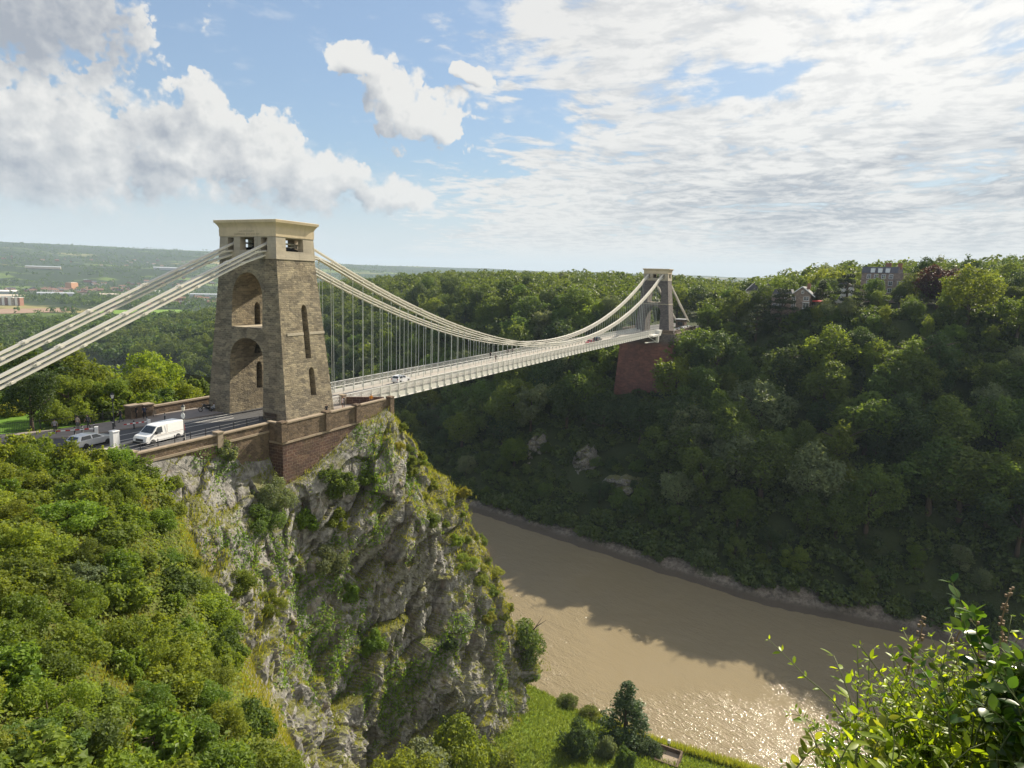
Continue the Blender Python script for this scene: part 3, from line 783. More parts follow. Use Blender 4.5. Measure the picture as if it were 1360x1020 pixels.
# ================================================================== the towers
def add_tower(loc, slits, label, m_shaft):
    root = empty('bridge_tower', loc); tag(root, label, 'tower')
    zs = 21.2
    def half(z):
        t = z/21.57; return 4.53+(3.415-4.53)*t, 7.44+(5.21-7.44)*t
    base = MB().rects([(-1.5,)+tuple(np.array(half(-1.5))), (zs,)+half(zs)]).mesh('shaft', M['void'])
    cut = []
    cut.append(MB().prism(arch(3.15, -1.6, 7.6, 10.7, pointed=.3), 'x', -9, 9).mesh('c', M['void']))
    cut.append(MB().prism(arch(2.85, 12.1, 15.2, 19.4, pointed=.6), 'x', -9, 9).mesh('c', M['void']))
    if slits:
        for sy in (-1, 1):
            y0, y1 = (-10, -2.6) if sy < 0 else (2.6, 10)
            cut.append(MB().prism(arch(.52, 8.0, 14.4, 15.3, c=.55, n=8), 'y', y0, y1).mesh('c', M['void']))
            cut.append(MB().prism(arch(.52, 2.9, 6.0, 6.8, c=.85, n=8), 'y', y0, y1).mesh('c', M['void']))
    sh = link('shaft', boolean(base, cut, [m_shaft], 'shaft'), root)
    # plinth courses and string course
    b = MB(); b.rects([(11.25, half(11.25)[0]+.07, half(11.25)[1]+.07), (11.6, half(11.6)[0]+.07, half(11.6)[1]+.07)])
    # the ring is cut where the openings pass
    ringm = boolean(b.mesh('ring', M['void']), [MB().rects([(11, half(11.6)[0]-.02, half(11.6)[1]-.02), (12, half(11.6)[0]-.02, half(11.6)[1]-.02)]).mesh('c', M['void']),
        MB().prism(arch(.53, 8.0, 14.4, 15.3, c=.55, n=8), 'y', -10, 10).mesh('c', M['void']), MB().box((-4, 0, 11.4), (2.2, 16, 2)).mesh('c', M['void'])] if slits else
        [MB().rects([(11, half(11.6)[0]-.02, half(11.6)[1]-.02), (12, half(11.6)[0]-.02, half(11.6)[1]-.02)]).mesh('c', M['void'])], [M['ashlar']], 'string_course')
    link('string_course', ringm, root)
    hx_, hy_ = half(zs)
    fl = MB().box((0, 0, 12.0), (2*half(12)[0]-.3, 5.6, .22)); fl.build('balcony_sill', M['ashlar'], root, uv=True)
    # saddle storey of ashlar
    ss_ = MB().rects([(zs, hx_+.10, hy_+.10), (22.0, 3.42+.04, 5.22+.04), (24.08, 3.36, 5.16)]).mesh('saddle_storey', M['void'])
    cs = [MB().box((0, 0, 23.1), (4.9, 8.6, 1.75)).mesh('c', M['void'])]
    for y_ in (-3.08, 3.08):
        cs.append(MB().box((0, y_, 23.02), (9, 1.15, 1.85)).mesh('c', M['void']))
    cs.append(MB().box((0, 0, 23.15), (9, 2.6, 1.66)).mesh('c', M['void']))
    cs.append(MB().box((-.2, 0, 23.12), (3.1, 14, 1.7)).mesh('c', M['void']))
    link('saddle_storey', boolean(ss_, cs, [M['ashlar']], 'saddle_storey'), root)
    for y_ in (-3.08, 3.08):
        s_m = MB()
        s_m.loft([[(x, y_-.42, 22.23), (x, y_+.42, 22.23), (x, y_+.42, 22.42+.42*math.cos(x/2.3*1.35)), (x, y_-.42, 22.42+.42*math.cos(x/2.3*1.35))] for x in np.linspace(-2.3, 2.3, 9)])
        s_m.build('saddle', M['dark'], root)
    mch = MB(); mch.box((0, 0, 22.7), (1.2, 4.6, .5)).box((0, 0, 23.3), (.5, 5.4, .25)).box((.8, 1.2, 23.0), (.3, .3, 1.4))
    mch.build('saddle_girder', M['dark'], root)
    # entablature with cove and cap
    MB().rects([(24.083, 3.42, 5.22), (25.02, 3.44, 5.24)]).build('entablature', M['cream'], root, uv=True)
    lv = []
    for k in range(9):
        t = k/8; lv.append((25.023+.80*t, 3.38+.36*(1-math.cos(t*PI/2))+.02, 5.20+.40*(1-math.cos(t*PI/2))+.02))
    MB().rects(lv).build('cornice', M['cream'], root, uv=True)
    MB().rects([(25.826, 3.84, 5.70), (26.16, 3.885, 5.75), (26.2, 3.80, 5.66)]).build('capstone', M['cream'], root, uv=True)
    return root
near_tower = add_tower((0, 0, 0), True, 'nearer tall stone bridge tower with sunlit arches, standing on the cliff edge', M['rubble'])
far_tower = add_tower((214, 0, 0.1), False, 'smaller-looking far stone bridge tower on the red sandstone abutment', M['rubble_grey'])
# lettering cut in the near tower's entablature
for words, z_, sz in ((('A.D.', 'MDCCCLXIV'), 24.74, .27), (('SUSPENSA', 'VIX', 'VIA', 'FIT'), 24.36, .36)):
    got = []
    for wd_ in words:
        cu = bpy.data.curves.new('inscription', 'FONT'); cu.body = wd_; cu.size = sz; cu.align_y = 'CENTER'; cu.extrude = 0.006; cu.space_character = 1.3
        cu.materials.append(M['rubble'])
        o = bpy.data.objects.new('inscription', cu); COL.objects.link(o)
        bpy.context.view_layer.update()
        ime = bpy.data.meshes.new_from_object(o.evaluated_get(bpy.context.evaluated_depsgraph_get())); bpy.data.objects.remove(o)
        got.append((ime, max(v_.co.x for v_ in ime.vertices)))
    tot = sum(w_ for _, w_ in got)+sz*.7*(len(got)-1); yy = tot/2
    for ime, w_ in got:
        o = link('inscription', ime, near_tower); o.location = (-3.447, yy, z_); o.rotation_euler = (PI/2, 0, -PI/2); yy -= w_+sz*.7

# ------------------------------------------------------------------ abutments
ab = empty('stone_abutment', (0, 0, 0)); tag(ab, 'dark brown block abutment with parapet under the near tower', 'abutment')
MB().prism([(-8.0, -10.25), (15.0, -10.05), (15.0, 10.2), (-4.6, 10.2), (-4.6, -7.7), (-8.0, -7.7)], 'z', -14, -1.75).build('retaining_wall', M['brownblock'], ab, uv=True)
MB().prism([(-8.1, -10.36), (15.1, -10.16), (15.1, -9.62), (-7.6, -9.62), (-7.6, -7.6), (-8.1, -7.6)], 'z', -1.747, -1.5).build('string_course', M['coping'], ab, uv=True)
MB().prism([(-8.0, -10.25), (15.0, -10.05), (15.0, -9.62), (-7.6, -9.62), (-7.6, -7.72), (-8.0, -7.72)], 'z', -1.497, 0.80).build('parapet', M['parapet'], ab, uv=True)
MB().prism([(-8.08, -10.34), (13.0, -10.14), (13.0, -9.55), (-7.53, -9.55), (-7.53, -7.72), (-8.08, -7.72)], 'z', .803, 0.98).build('coping', M['coping'], ab, uv=True)
for x_ in (-7.8, 0.1, 6.3, 14.2):
    b = MB(); b.box((x_, -10.02, -.22), (.95, .86, 2.5)).box((x_, -10.02, 1.10), (1.08, 1.0, .16), taper=.86)
    b.build('pillar', M['parapet'], ab, uv=True)
MB().prism([(12.9, -9.5), (13.35, -9.5), (10.0, -4.9), (9.55, -4.9)], 'z', .063, 1.15).build('end_wall', M['brownblock'], ab, uv=True)
MB().box((9.3, -4.85, .75), (.8, .8, 1.4)).box((9.3, -4.85, 1.52), (.92, .92, .14)).build('end_pillar', M['coping'], ab, uv=True)
fa = empty('sandstone_abutment', (214, 0, 0)); tag(fa, 'tall red sandstone abutment carrying the far tower', 'abutment')
MB().loft([[(-11.4-.05*t, -11.2-.055*t, -t), (32, -11.2-.055*t, -t), (32, 11.2+.055*t, -t), (-11.4-.05*t, 11.2+.055*t, -t)] for t in (3.6, 34)]).build('pier', M['redblock'], fa, uv=True)
MB().prism([(-11.6, -11.4), (32, -11.4), (32, 11.4), (-11.6, 11.4)], 'z', -3.597, -.45).build('upper_course', M['rubble_grey'], fa, uv=True)
MB().prism([(-11.75, -11.55), (32, -11.55), (32, 11.55), (-11.75, 11.55)], 'z', -.447, -.1).build('string_course', M['coping'], fa, uv=True)
for sy in (-1, 1):
    MB().box((11.0, sy*11.1, .45), (42, .5, 1.1)).box((11.0, sy*11.1, 1.07), (42.1, .66, .14)).build('parapet', M['parapet'], fa, uv=True)
MB().box((-11.2, -8.0, .45), (.5, 5.7, 1.1)).box((-11.2, -8.0, 1.07), (.66, 5.7, .14)).build('parapet', M['parapet'], fa, uv=True)
MB().box((-11.2, 8.0, .45), (.5, 5.7, 1.1)).box((-11.2, 8.0, 1.07), (.66, 5.7, .14)).build('parapet', M['parapet'], fa, uv=True)
sheet('far_approach', [(203, -10.8), (246, -10.8), (300, -9), (380, -5), (380, 9), (300, 9), (246, 10.8), (203, 10.8)], 0.0, M['asphalt'], .09)

# ------------------------------------------------------------------ low wall beside the road, wall beyond the road
rw = empty('roadside_wall', (0, 0, 0)); tag(rw, 'low rubble wall along the road between the cliff top and the near tower', 'wall')
MB().prism([(-25.6, -8.15), (-8.1, -8.05), (-8.1, -7.6), (-25.6, -7.7)], 'z', -5.0, -.45).build('wall_base', M['parapet'], rw, uv=True)
MB().prism([(-25.6, -8.28), (-8.1, -8.18), (-8.1, -7.6), (-25.6, -7.7)], 'z', -.447, -.2).build('string_course', M['coping'], rw, uv=True)
MB().prism([(-25.6, -8.12), (-8.1, -8.02), (-8.1, -7.63), (-25.6, -7.73)], 'z', -.197, .66).build('wall', M['parapet'], rw, uv=True)
MB().prism([(-25.6, -8.25), (-8.1, -8.15), (-8.1, -7.5), (-25.6, -7.6)], 'z', .663, .82).build('coping', M['coping'], rw, uv=True)
for x_ in (-25.9, -15.5):
    MB().box((x_, -7.95, .1), (.75, .8, 1.7)).box((x_, -7.95, 1.03), (.9, .95, .16)).build('pillar', M['coping'], rw, uv=True)
lw = empty('stone_wall', (0, 0, 0)); tag(lw, 'sunlit rubble wall with coping beyond the pavement, running behind the near tower', 'wall')
MB().prism([(-10.8, 10.1), (14, 10.1), (14, 10.55), (-10.8, 10.55)], 'z', -.4, 1.15).build('wall', M['parapet'], lw, uv=True)
MB().prism([(-10.8, 10.0), (14, 10.0), (14, 10.65), (-10.8, 10.65)], 'z', 1.153, 1.36).build('coping', M['coping'], lw, uv=True)
gp = empty('gate_pier', (-12.6, 10.4, 0)); tag(gp, 'squat dark weathered stone pier at the end of the sunlit wall', 'pier')
MB().box((-.9, 0, .75), (1.5, 1.3, 1.9)).box((.9, 0, .75), (1.3, 1.2, 1.7)).build('pier_block', M['parapet'], gp, uv=True)
MB().box((-.9, 0, 1.78), (1.7, 1.5, .16)).box((.9, 0, 1.68), (1.5, 1.4, .14)).build('coping', M['coping'], gp, uv=True)

# ================================================================== chains
XM, ZM, KK = 106.14, 2.52, 0.0019672
def zc(x):
    if x < -2.6: return 22.95+.4421*(x+2.6)
    if x < 2.6: return 22.95+.12*math.cos(x/2.6*PI/2)
    if x <= 211.0: return ZM+KK*(x-XM)**2-.0*x
    if x <= 217.0: return 23.9-.95*abs(x-214)/3
    return 22.9-.404*(x-217)
def chain_path(n0):
    """joints of the chain, spaced 7.3 m along it"""
    xs = []
    x = -54.0+n0
    while x < 271:
        xs.append(x)
        sl = (zc(x+.5)-zc(x-.5)); x += 7.3/math.sqrt(1+sl*sl)
    return xs
for side, lab in ((-1, 'nearer pale iron chain of three stacked link rows, over both towers'), (1, 'farther pale iron chain of three stacked link rows, over both towers')):
    ch = empty('suspension_chain', (106, side*3.076, 2.5)); tag(ch, lab, 'chain', 'suspension chains of the bridge')
    y0 = 0.0
    for ti, off in enumerate((-.46, 0, .46)):
        xs = chain_path(ti*2.43)
        b = MB()
        pts = []
        for x in xs:
            sl = zc(x+.05)-zc(x-.05); L = math.hypot(.1, sl)
            pts.append(Vector((x-106-off*sl/L, 0, zc(x)+off*.1/L-2.5)))
        for i in range(len(pts)-1):
            ys = (-.22, 0.0, .22) if i % 2 == 0 else (-.26, -.10, .10, .26)
            for yy in ys:
                b.bar(pts[i]+Vector((0, yy, 0)), pts[i+1]+Vector((0, yy, 0)), .13 if i % 2 == 0 else .11, .17)
        for p in pts[1:-1]:
            b.tube([p+Vector((0, -.40, 0)), p+Vector((0, .40, 0))], .13, 8)
        for i, p in enumerate(pts[1:-1]):
            dr = (pts[i+2]-pts[i]).normalized()*.33
            for yy in (-.27, .27):
                b.bar(p-dr+Vector((0, yy, 0)), p+dr+Vector((0, yy, 0)), .06, .30)
        b.build('chain_tier', M['chain'], ch)
    # hangers
    rodm = {}
    x = 6.6; k = 0
    while x < 206.5:
        L = zc(x)-.55-(1.05 if True else 0)
        top_ = zc(x)-.40
        if top_ > 1.7:
            b = MB(); b.tube([(0, 0, 0), (0, 0, top_-.15)], .042 if k % 4 else .052, 6, cap=False)
            b.box((0, 0, top_-.5), (.16, .16, .5)).box((0, 0, .3), (.14, .2, .6))
            b.build('suspension_rod', M['rod'], ch, (x-106, 0, .15-2.5))
        x += 2.44; k += 1

# ================================================================== deck
dk = empty('bridge_deck', (106, 0, 0)); tag(dk, 'long pale iron bridge deck with lattice railings hung across the gorge', 'bridge deck')
def dz_(x): return 0.12-.26*(((x-107)/107)**2)+.0
XS = list(np.linspace(5.0, 203.0, 67))
def strip(name, prof, m, xs=XS, uv=False):
    secs = [[(x-106, y, z+dz_(x)) for y, z in prof] for x in xs]
    return MB().loft(secs).build(name, m, dk, uv=uv)
strip('roadway', [(-2.85, -.05), (2.85, -.05), (2.85, .10), (0, .16), (-2.85, .10)], M['bridge_road'])
strip('footway', [(-4.62, -.05), (-3.38, -.05), (-3.38, .30), (-4.62, .30)], M['bridge_road'])
strip('footway', [(3.38, -.05), (4.62, -.05), (4.62, .30), (3.38, .30)], M['bridge_road'])
for sy in (-1, 1):
    gd = MB().loft([[(x-106, sy*3.12+a*.1, z+dz_(x)) for a, z in ((-1, -.9), (1, -.9), (1, .62), (-1, .62))] for x in XS]).build('longitudinal_girder', M['iron'], dk)
    b = MB()
    for x in np.arange(6.4, 203, 2.44):
        b.box((x-106, sy*3.12, dz_(x)+.82), (.12, .16, .40))
    for i in range(len(XS)-1):
        b.bar((XS[i]-106, sy*3.12, 1.06+dz_(XS[i])), (XS[i+1]-106, sy*3.12, 1.06+dz_(XS[i+1])), .16, .10)
    b.build('guard_rail', M['iron'], gd)
    pr = MB().loft([[(x-106, sy*4.74+a*.09, z+dz_(x)) for a, z in ((-1, -.80), (1, -.80), (1, .10), (-1, .10))] for x in XS]).build('edge_girder', M['iron'], dk)
    rl = MB(); bf = MB()
    for i in range(len(XS)-1):
        rl.bar((XS[i]-106, sy*4.74, 1.52+dz_(XS[i])), (XS[i+1]-106, sy*4.74, 1.52+dz_(XS[i+1])), .15, .10)
        bf.bar((XS[i]-106, sy*4.84, -.80+dz_(XS[i])), (XS[i+1]-106, sy*4.84, -.80+dz_(XS[i+1])), .26, .08)
    rl.build('top_rail', M['iron'], pr); bf.build('bottom_flange', M['iron'], pr)
    lt = MB(); x = 5.2
    while x < 202.4:
        for a, b_ in ((0, .66), (.66, 0)):
            lt.bar((x+a-106, sy*4.74, .10+dz_(x)), (x+b_-106, sy*4.74, 1.48+dz_(x)), .03, .055)
        x += .33
    lt.build('lattice', M['iron'], pr)
    pm = MB().box((0, 0, .36), (.13, .16, 2.36)).box((0, sy*.12, -.62), (.14, .3, .4)).mesh('post', [M['iron']])
    for x in np.arange(6.4, 202.5, 2.44):
        link('post', pm, pr, (x-106, sy*4.86, dz_(x)))
uf = MB()
for x in np.arange(6.4, 202.5, 2.44):
    uf.box((x-106, 0, dz_(x)-.45), (.22, 9.3, .7))
uf.build('cross_girder', M['iron'], dk)
bk = MB(); bk.box((88.0, -5.6, -.55), (12.5, 1.6, .7)).box((90.5, -5.9, -2.2), (1.6, 1.0, 2.7)).bar((74, -5.3, -2.6), (91, -5.3, -3.3), .35, .35).bar((80, -5.3, -.9), (90.5, -5.3, -3.2), .25, .25)
bk.box((94.0, -5.6, .55), (4.5, 1.3, 1.4))
bk.build('end_bracket', M['iron'], dk)

# ================================================================== foliage generators
def unit(rng, n):
    v = rng.normal(size=(n, 3)); return v/np.linalg.norm(v, axis=1)[:, None]
def leaf_quads(C, N, S, rng, asp=0.62):
    n = len(C)
    N = N/np.linalg.norm(N, axis=1)[:, None]
    a = unit(rng, n); T = np.cross(N, a); T /= np.linalg.norm(T, axis=1)[:, None]+1e-9
    B = np.cross(N, T)
    s = S[:, None]
    k = rng.uniform(-.25, .25, (n, 1))
    P = np.stack([C-T*s*.5, C+B*s*.5*asp+T*s*(k*.4)+N*s*.10, C+T*s*.5, C-B*s*.5*asp+T*s*(k*.4)+N*s*.06], 1)
    return P.reshape(-1, 3), np.arange(4*n).reshape(n, 4)
def lobes_to_leaves(lob, n, size, rng, up=0.25, flat=1.0, spread=0.22):
    """lob: (k,4) centre+radius -> leaf centres, normals, sizes, tones spread over the lobes' skins"""
    lob = np.asarray(lob, float)
    w = lob[:, 3]**2; idx = rng.choice(len(lob), n, p=w/w.sum())
    d = unit(rng, n); d[:, 2] += up; d /= np.linalg.norm(d, axis=1)[:, None]
    r = lob[idx, 3]*(1-np.abs(rng.normal(0, spread, n)))
    C = lob[idx, :3]+d*r[:, None]*np.array([1, 1, flat])
    C += 0.20*lob[idx, 3][:, None]*fbm(C*2.2/np.maximum(lob[:, 3].mean(), .1), 2)[:, None]*d
    keep = np.ones(n, bool)
    for k in range(len(lob)):                       # nothing deep inside another lobe
        q = np.linalg.norm((C-lob[k, :3])/np.array([1, 1, flat]), axis=1)
        keep &= ~((q < .70*lob[k, 3]) & (idx != k))
    N = d*.55+unit(rng, n)*.70+np.array([0, 0, .28])
    lt = rng.uniform(0, 1, len(lob))
    tone = np.clip(.55*lt[idx]+.45*rng.uniform(0, 1, n)+.0, 0, 1)
    S = size*rng.uniform(.65, 1.35, n)
    return C[keep], N[keep], S[keep], tone[keep]
def crown_lobes(rng, kind):
    """lobes of a crown about 10 m wide whose foot is at z = 0; returns lobes and tree height"""
    L = []
    if kind == 'round':
        h = 12.5; c = np.array([0, 0, 7.4])
        for k in range(26):
            d = unit(rng, 1)[0]; d[2] = d[2]*.9+.12
            q = c+d*np.array([3.9, 3.9, 4.0])*rng.uniform(.55, 1.0)
            L.append([*q, rng.uniform(1.2, 2.1)])
        L.append([0, 0, 7.0, 3.4])
    elif kind == 'tall':
        h = 16; 
        for k in range(26):
            t = rng.uniform(0, 1); w = 3.3*math.sin(PI*(.18+.72*t))**.8
            a = rng.uniform(0, 2*PI)
            L.append([w*math.cos(a)*.8, w*math.sin(a)*.8, 3.0+11.2*t, rng.uniform(1.0, 1.8)])
        L += [[0, 0, 6.5, 2.6], [0, 0, 10.0, 2.3]]
    elif kind == 'loose':
        h = 12
        for k in range(34):
            d = unit(rng, 1)[0]
            q = np.array([0, 0, 7.0])+d*np.array([4.2, 4.2, 4.4])*rng.uniform(.5, 1.0)
            L.append([*q, rng.uniform(.75, 1.45)])
    elif kind == 'conifer':
        h = 15
        for k in range(95):
            t = rng.uniform(0, 1)**.8; w = 3.4*(1-t)+.25
            a = rng.uniform(0, 2*PI); rr = w*rng.uniform(.30, .95)
            L.append([rr*math.cos(a), rr*math.sin(a), 1.4+13*t-.25*rr, .40+.75*(1-t)])
    elif kind == 'cedar':
        h = 14
        for lev, (z, w) in enumerate(((4.2, 5.6), (6.2, 5.8), (8.2, 5.2), (10.2, 4.2), (12.0, 2.8), (13.4, 1.3))):
            for k in range(11):
                a = rng.uniform(0, 2*PI); rr = w*math.sqrt(rng.uniform(.08, 1))
                L.append([rr*math.cos(a), rr*math.sin(a), z+rng.uniform(-.35, .35)-.06*rr, rng.uniform(.9, 1.5)])
    elif kind == 'column':
        h = 11
        for k in range(30):
            t = rng.uniform(0, 1); w = 1.25*math.sin(PI*(.15+.80*t))
            a = rng.uniform(0, 2*PI)
            L.append([w*math.cos(a), w*math.sin(a), .9+9.6*t, rng.uniform(.5, .9)])
    elif kind == 'bush':
        h = 3.2; sq = rng.uniform(.55, 1.0, 2); n_l = rng.randint(12, 30)
        for k in range(n_l):
            a = rng.uniform(0, 2*PI); rr = 1.75*math.sqrt(rng.uniform(0, 1))
            z = 1.75*(1-(rr/2.2)**2)*rng.uniform(.35, 1.45)+.3
            L.append([rr*math.cos(a)*sq[0]*1.25, rr*math.sin(a)*sq[1]*1.25, z, rng.uniform(.25, .80)])
        L.append([rng.uniform(-.4, .4), rng.uniform(-.4, .4), .6, .95])
    return np.array(L), h
def trunk_mesh(rng, kind, h):
    b = MB()
    r0 = {'round': .38, 'tall': .36, 'loose': .26, 'conifer': .28, 'cedar': .5, 'column': .16, 'bush': .07}[kind]
    th = h*(.62 if kind in ('round', 'loose', 'bush') else .9)
    bend = rng.uniform(-.03, .03, 2)*h
    pts = [(bend[0]*t*t, bend[1]*t*t, -1.0+(th+1)*t if kind != 'bush' else -.3+(th+.3)*t) for t in (0, .25, .5, .75, 1)]
    b.tube(pts, [r0*1.25, r0, r0*.8, r0*.55, r0*.2], 7)
    for k in range(7 if kind != 'conifer' else 0):
        t = rng.uniform(.3, .85); a = rng.uniform(0, 2*PI); l = h*rng.uniform(.16, .30)
        p = Vector((bend[0]*t*t, bend[1]*t*t, th*t))
        e = p+Vector((math.cos(a)*l, math.sin(a)*l, l*rng.uniform(.3, .9)))
        b.tube([p, (p+e)/2+Vector((0, 0, .05*h*.3)), e], [r0*.42, r0*.28, r0*.08], 5)
    return b
LEAFSIZE = {'round': .44, 'tall': .42, 'loose': .38, 'conifer': .36, 'cedar': .38, 'column': .32, 'bush': .17}
LEAFN = {'round': 9500, 'tall': 9000, 'loose': 8200, 'conifer': 7500, 'cedar': 9000, 'column': 5500, 'bush': 9500}
class Proto: pass
PROTO = {}
def make_proto(key, kind, seed, nleaf=None, size=None):
    rng = np.random.RandomState(seed)
    p = Proto(); p.kind = kind
    L, p.h = crown_lobes(rng, kind)
    flat = .38 if kind == 'cedar' else (.7 if kind == 'conifer' else 1.0)
    C, N, S, T = lobes_to_leaves(L, nleaf or LEAFN[kind], size or LEAFSIZE[kind], rng, flat=flat)
    if kind in ('round', 'tall', 'loose'):          # boughs that break the outline
        for k in range(90):
            i = rng.randint(len(C)); d = N[i]/np.linalg.norm(N[i])+np.array([0, 0, .5]); d /= np.linalg.norm(d)
            m_ = rng.randint(8, 20); tt = np.sort(rng.uniform(0, 1, m_)); Ls = rng.uniform(.7, 1.9)
            c_ = C[i]+d*(tt*Ls)[:, None]+rng.normal(0, .17, (m_, 3))
            C = np.concatenate([C, c_]); N = np.concatenate([N, unit(rng, m_)+np.array([0, 0, .5])]); S = np.concatenate([S, np.full(m_, S[i])*rng.uniform(.6, 1.1, m_)]); T = np.concatenate([T, np.clip(T[i]+rng.uniform(-.2, .4, m_), 0, 1)])
    if kind == 'bush':                              # loose sprays that break the outline
        for k in range(70):
            i = rng.randint(len(C)); d = N[i]/np.linalg.norm(N[i])+np.array([0, 0, .9]); d /= np.linalg.norm(d)
            m_ = rng.randint(8, 22); tt = np.sort(rng.uniform(0, 1, m_)); Ls = rng.uniform(.35, .95)
            c_ = C[i]+d*(tt*Ls)[:, None]+np.array([0, 0, -.25])*(tt**2*Ls)[:, None]*rng.uniform(0, 1.4)+rng.normal(0, .05, (m_, 3))
            C = np.concatenate([C, c_]); N = np.concatenate([N, unit(rng, m_)+np.array([0, 0, .5])]); S = np.concatenate([S, np.full(m_, S[i])*rng.uniform(.6, 1.1, m_)]); T = np.concatenate([T, np.clip(T[i]+rng.uniform(-.2, .4, m_), 0, 1)])
    v, f = leaf_quads(C, N, S, rng)
    p.crown = np_mesh('crown', v, f, [M['L_green']], tone=T)
    p.trunk = trunk_mesh(rng, kind, p.h).mesh('trunk', M['bark'], smooth=True)
    PROTO[key] = p
    return p
for k, (kind, sd) in enumerate([('round', 11), ('round', 12), ('round', 13), ('round', 14), ('tall', 21), ('tall', 22), ('loose', 31), ('loose', 32), ('loose', 33),
                                ('conifer', 41), ('cedar', 51), ('cedar', 52), ('column', 61), ('bush', 71), ('bush', 72), ('bush', 73), ('bush', 74), ('bush', 75), ('bush', 76), ('bush', 77), ('bush', 78)]):
    make_proto(kind+str(sd), kind, sd, *((int(LEAFN['bush']*(.17/q_)**1.2), q_) for q_ in [[.17, .26, .13, .20, .34, .15, .19, .23][sd-71]]).__next__() if kind == 'bush' else ())
KIND = {}
for k in PROTO: KIND.setdefault(PROTO[k].kind, []).append(k)
PR = random.Random(5)
def plant(name, kind, loc, h, wide, material, label, cat, group=None, key=None, stem=True):
    """one tree or bush: an Empty at its foot with trunk and crown"""
    key = key or PR.choice(KIND[kind]); p = PROTO[key]
    e = empty(name, loc, PR.uniform(0, 2*PI)); tag(e, label, cat, group)
    s = h/p.h
    e.scale = (s*wide, s*wide, s)
    c = link('crown', p.crown, e)
    c.material_slots[0].link = 'OBJECT'; c.material_slots[0].material = M[material]
    if stem: link('trunk' if kind != 'bush' else 'stem', p.trunk, e)
    return e

# ------------------------------------------------------------------ visibility: inside the photograph's field of view, in the open
def in_view(x, y, z, margin=40):
    d = np.array([x, y, z])-CAM; zz = d@_f
    if zz < 2: return False
    px, py = 680+FPX*(d@CR)/zz, 510-FPX*(d@CU)/zz
    return -margin < px < 1360+margin and -margin < py < 1020+margin
def view_px(x, y, z):
    d = np.array([x, y, z])-CAM; zz = d@_f
    return 680+FPX*(d@CR)/zz, 510-FPX*(d@CU)/zz

# ================================================================== the woods of the far bank
def clear_spot(x, y, r=5):
    if 196 < x < 300 and -15.5 < y < 15.5: return True          # abutment and approach road
    if 215 < x < 243 and -66 < y < -40: return True            # gabled house and its lawn
    if 262 < x < 300 and -108 < y < -72: return True           # tall house
    if 246 < x < 266 and -46 < y < -28: return True
    if 157 < x < 176 and -14 < y < 24: return True
    if 168 < x < 181 and 31 < y < 43: return True              # rocks and ramp wall
    return False
spots = []
rngw = np.random.RandomState(3)
y = -165.0
while y < 640:
    x = 128.0
    while x < 680:
        s = x-float(shore_far(y)); dist = math.hypot(x-CAM[0], y-CAM[1])
        sp = 9.6 if s < 112 and y < 190 else 11.4 if dist < 340 else 11.4+(dist-340)*.008
        px_, py_ = x+rngw.uniform(-.42, .42)*sp, y+rngw.uniform(-.45, .45)*10
        s = px_-float(shore_far(py_))
        if 9.5 < s < (330 if py_ < 180 else 470) and not clear_spot(px_, py_):
            spots.append((px_, py_, s, dist))
        x += sp
    y += 9.8 if y < 140 else 13.0
cand = []
for (x, y, s, dist) in spots:
    z = float(H(x, y))
    if not in_view(x, y, z+8, 60): continue
    low = s < 24
    if low:
        kind = 'bush' if s < 17 and rngw.rand() < .6 else PR.choice(['loose', 'round', 'tall'])
        h = rngw.uniform(3, 5) if kind == 'bush' else rngw.uniform(7, 11)
    else:
        kind = rngw.choice(['round', 'tall', 'loose', 'conifer'], p=[.56, .16, .25, .03])
        h = {'round': rngw.uniform(14, 20), 'tall': rngw.uniform(16, 21), 'loose': rngw.uniform(13, 18), 'conifer': rngw.uniform(14, 18)}[kind]
    if 26 < s < 74 and y < 70 and kind != 'bush' and rngw.rand() < .7: h = min(24, max(h, -71+.655*(x-80)+rngw.uniform(-4, 4.0)-z+1.6))   # crowns that reach up into the sunlight
    if 160 < x < 204 and -11+(x-203)*.2 < y < 15+(x-203)*.2:       # low growth before the red abutment
        h = max(3.0, min(h, -26+(203-x)*.17-z)); kind = 'bush' if h < 7 else kind
    if 222 < x < 262 and -98 < y < -66: h = min(h, 10.0)          # the tall house looks out over these
    if 196 < x < 216 and -68 < y < -40: h = min(h, 10.0)
    if y < 62 and 74 < s < 150 and not low: h = min(h, max(5.0, rngw.choice([-4, -19], p=[.25, .75])+.68*(x-190)-z))   # lower trees round the houses let the sun down to the belt below
    mt = rngw.choice(['L_green', 'L_dark', 'L_yel', 'L_silv'], p=[.48, .24, .15, .13]) if kind != 'conifer' else 'L_con'
    cand.append([h/dist, x, y, z, s, dist, kind, h, mt])
# what hides what: a coarse depth picture of the crowns decides which trees the photograph shows
TB = np.full((256, 340), 1e9); order = sorted(range(len(cand)), key=lambda i: cand[i][5])
shown = []
for i in order:
    _, x, y, z, s, dist, kind, h, mt = cand[i]
    pu, pv = view_px(x, y, z+h*.62)
    rad = max(1.0, FPX*h*.36/dist/4)
    a0, a1 = int(pu/4-rad), int(pu/4+rad)+1; b0, b1 = int(pv/4-rad), int(pv/4+rad)+1
    a0, b0 = max(a0, 0), max(b0, 0); a1, b1 = min(a1, 340), min(b1, 256)
    if a1 <= a0 or b1 <= b0: shown.append((0, i)); continue
    blk_ = TB[b0:b1, a0:a1]
    free = (blk_ > dist-3).sum()
    shown.append((free if free > .12*blk_.size else 0, i))
    blk_[blk_ > dist] = dist
KNAME = {'round': 'broadleaf_tree', 'tall': 'tall_tree', 'loose': 'light_crowned_tree', 'conifer': 'conifer', 'bush': 'bush'}
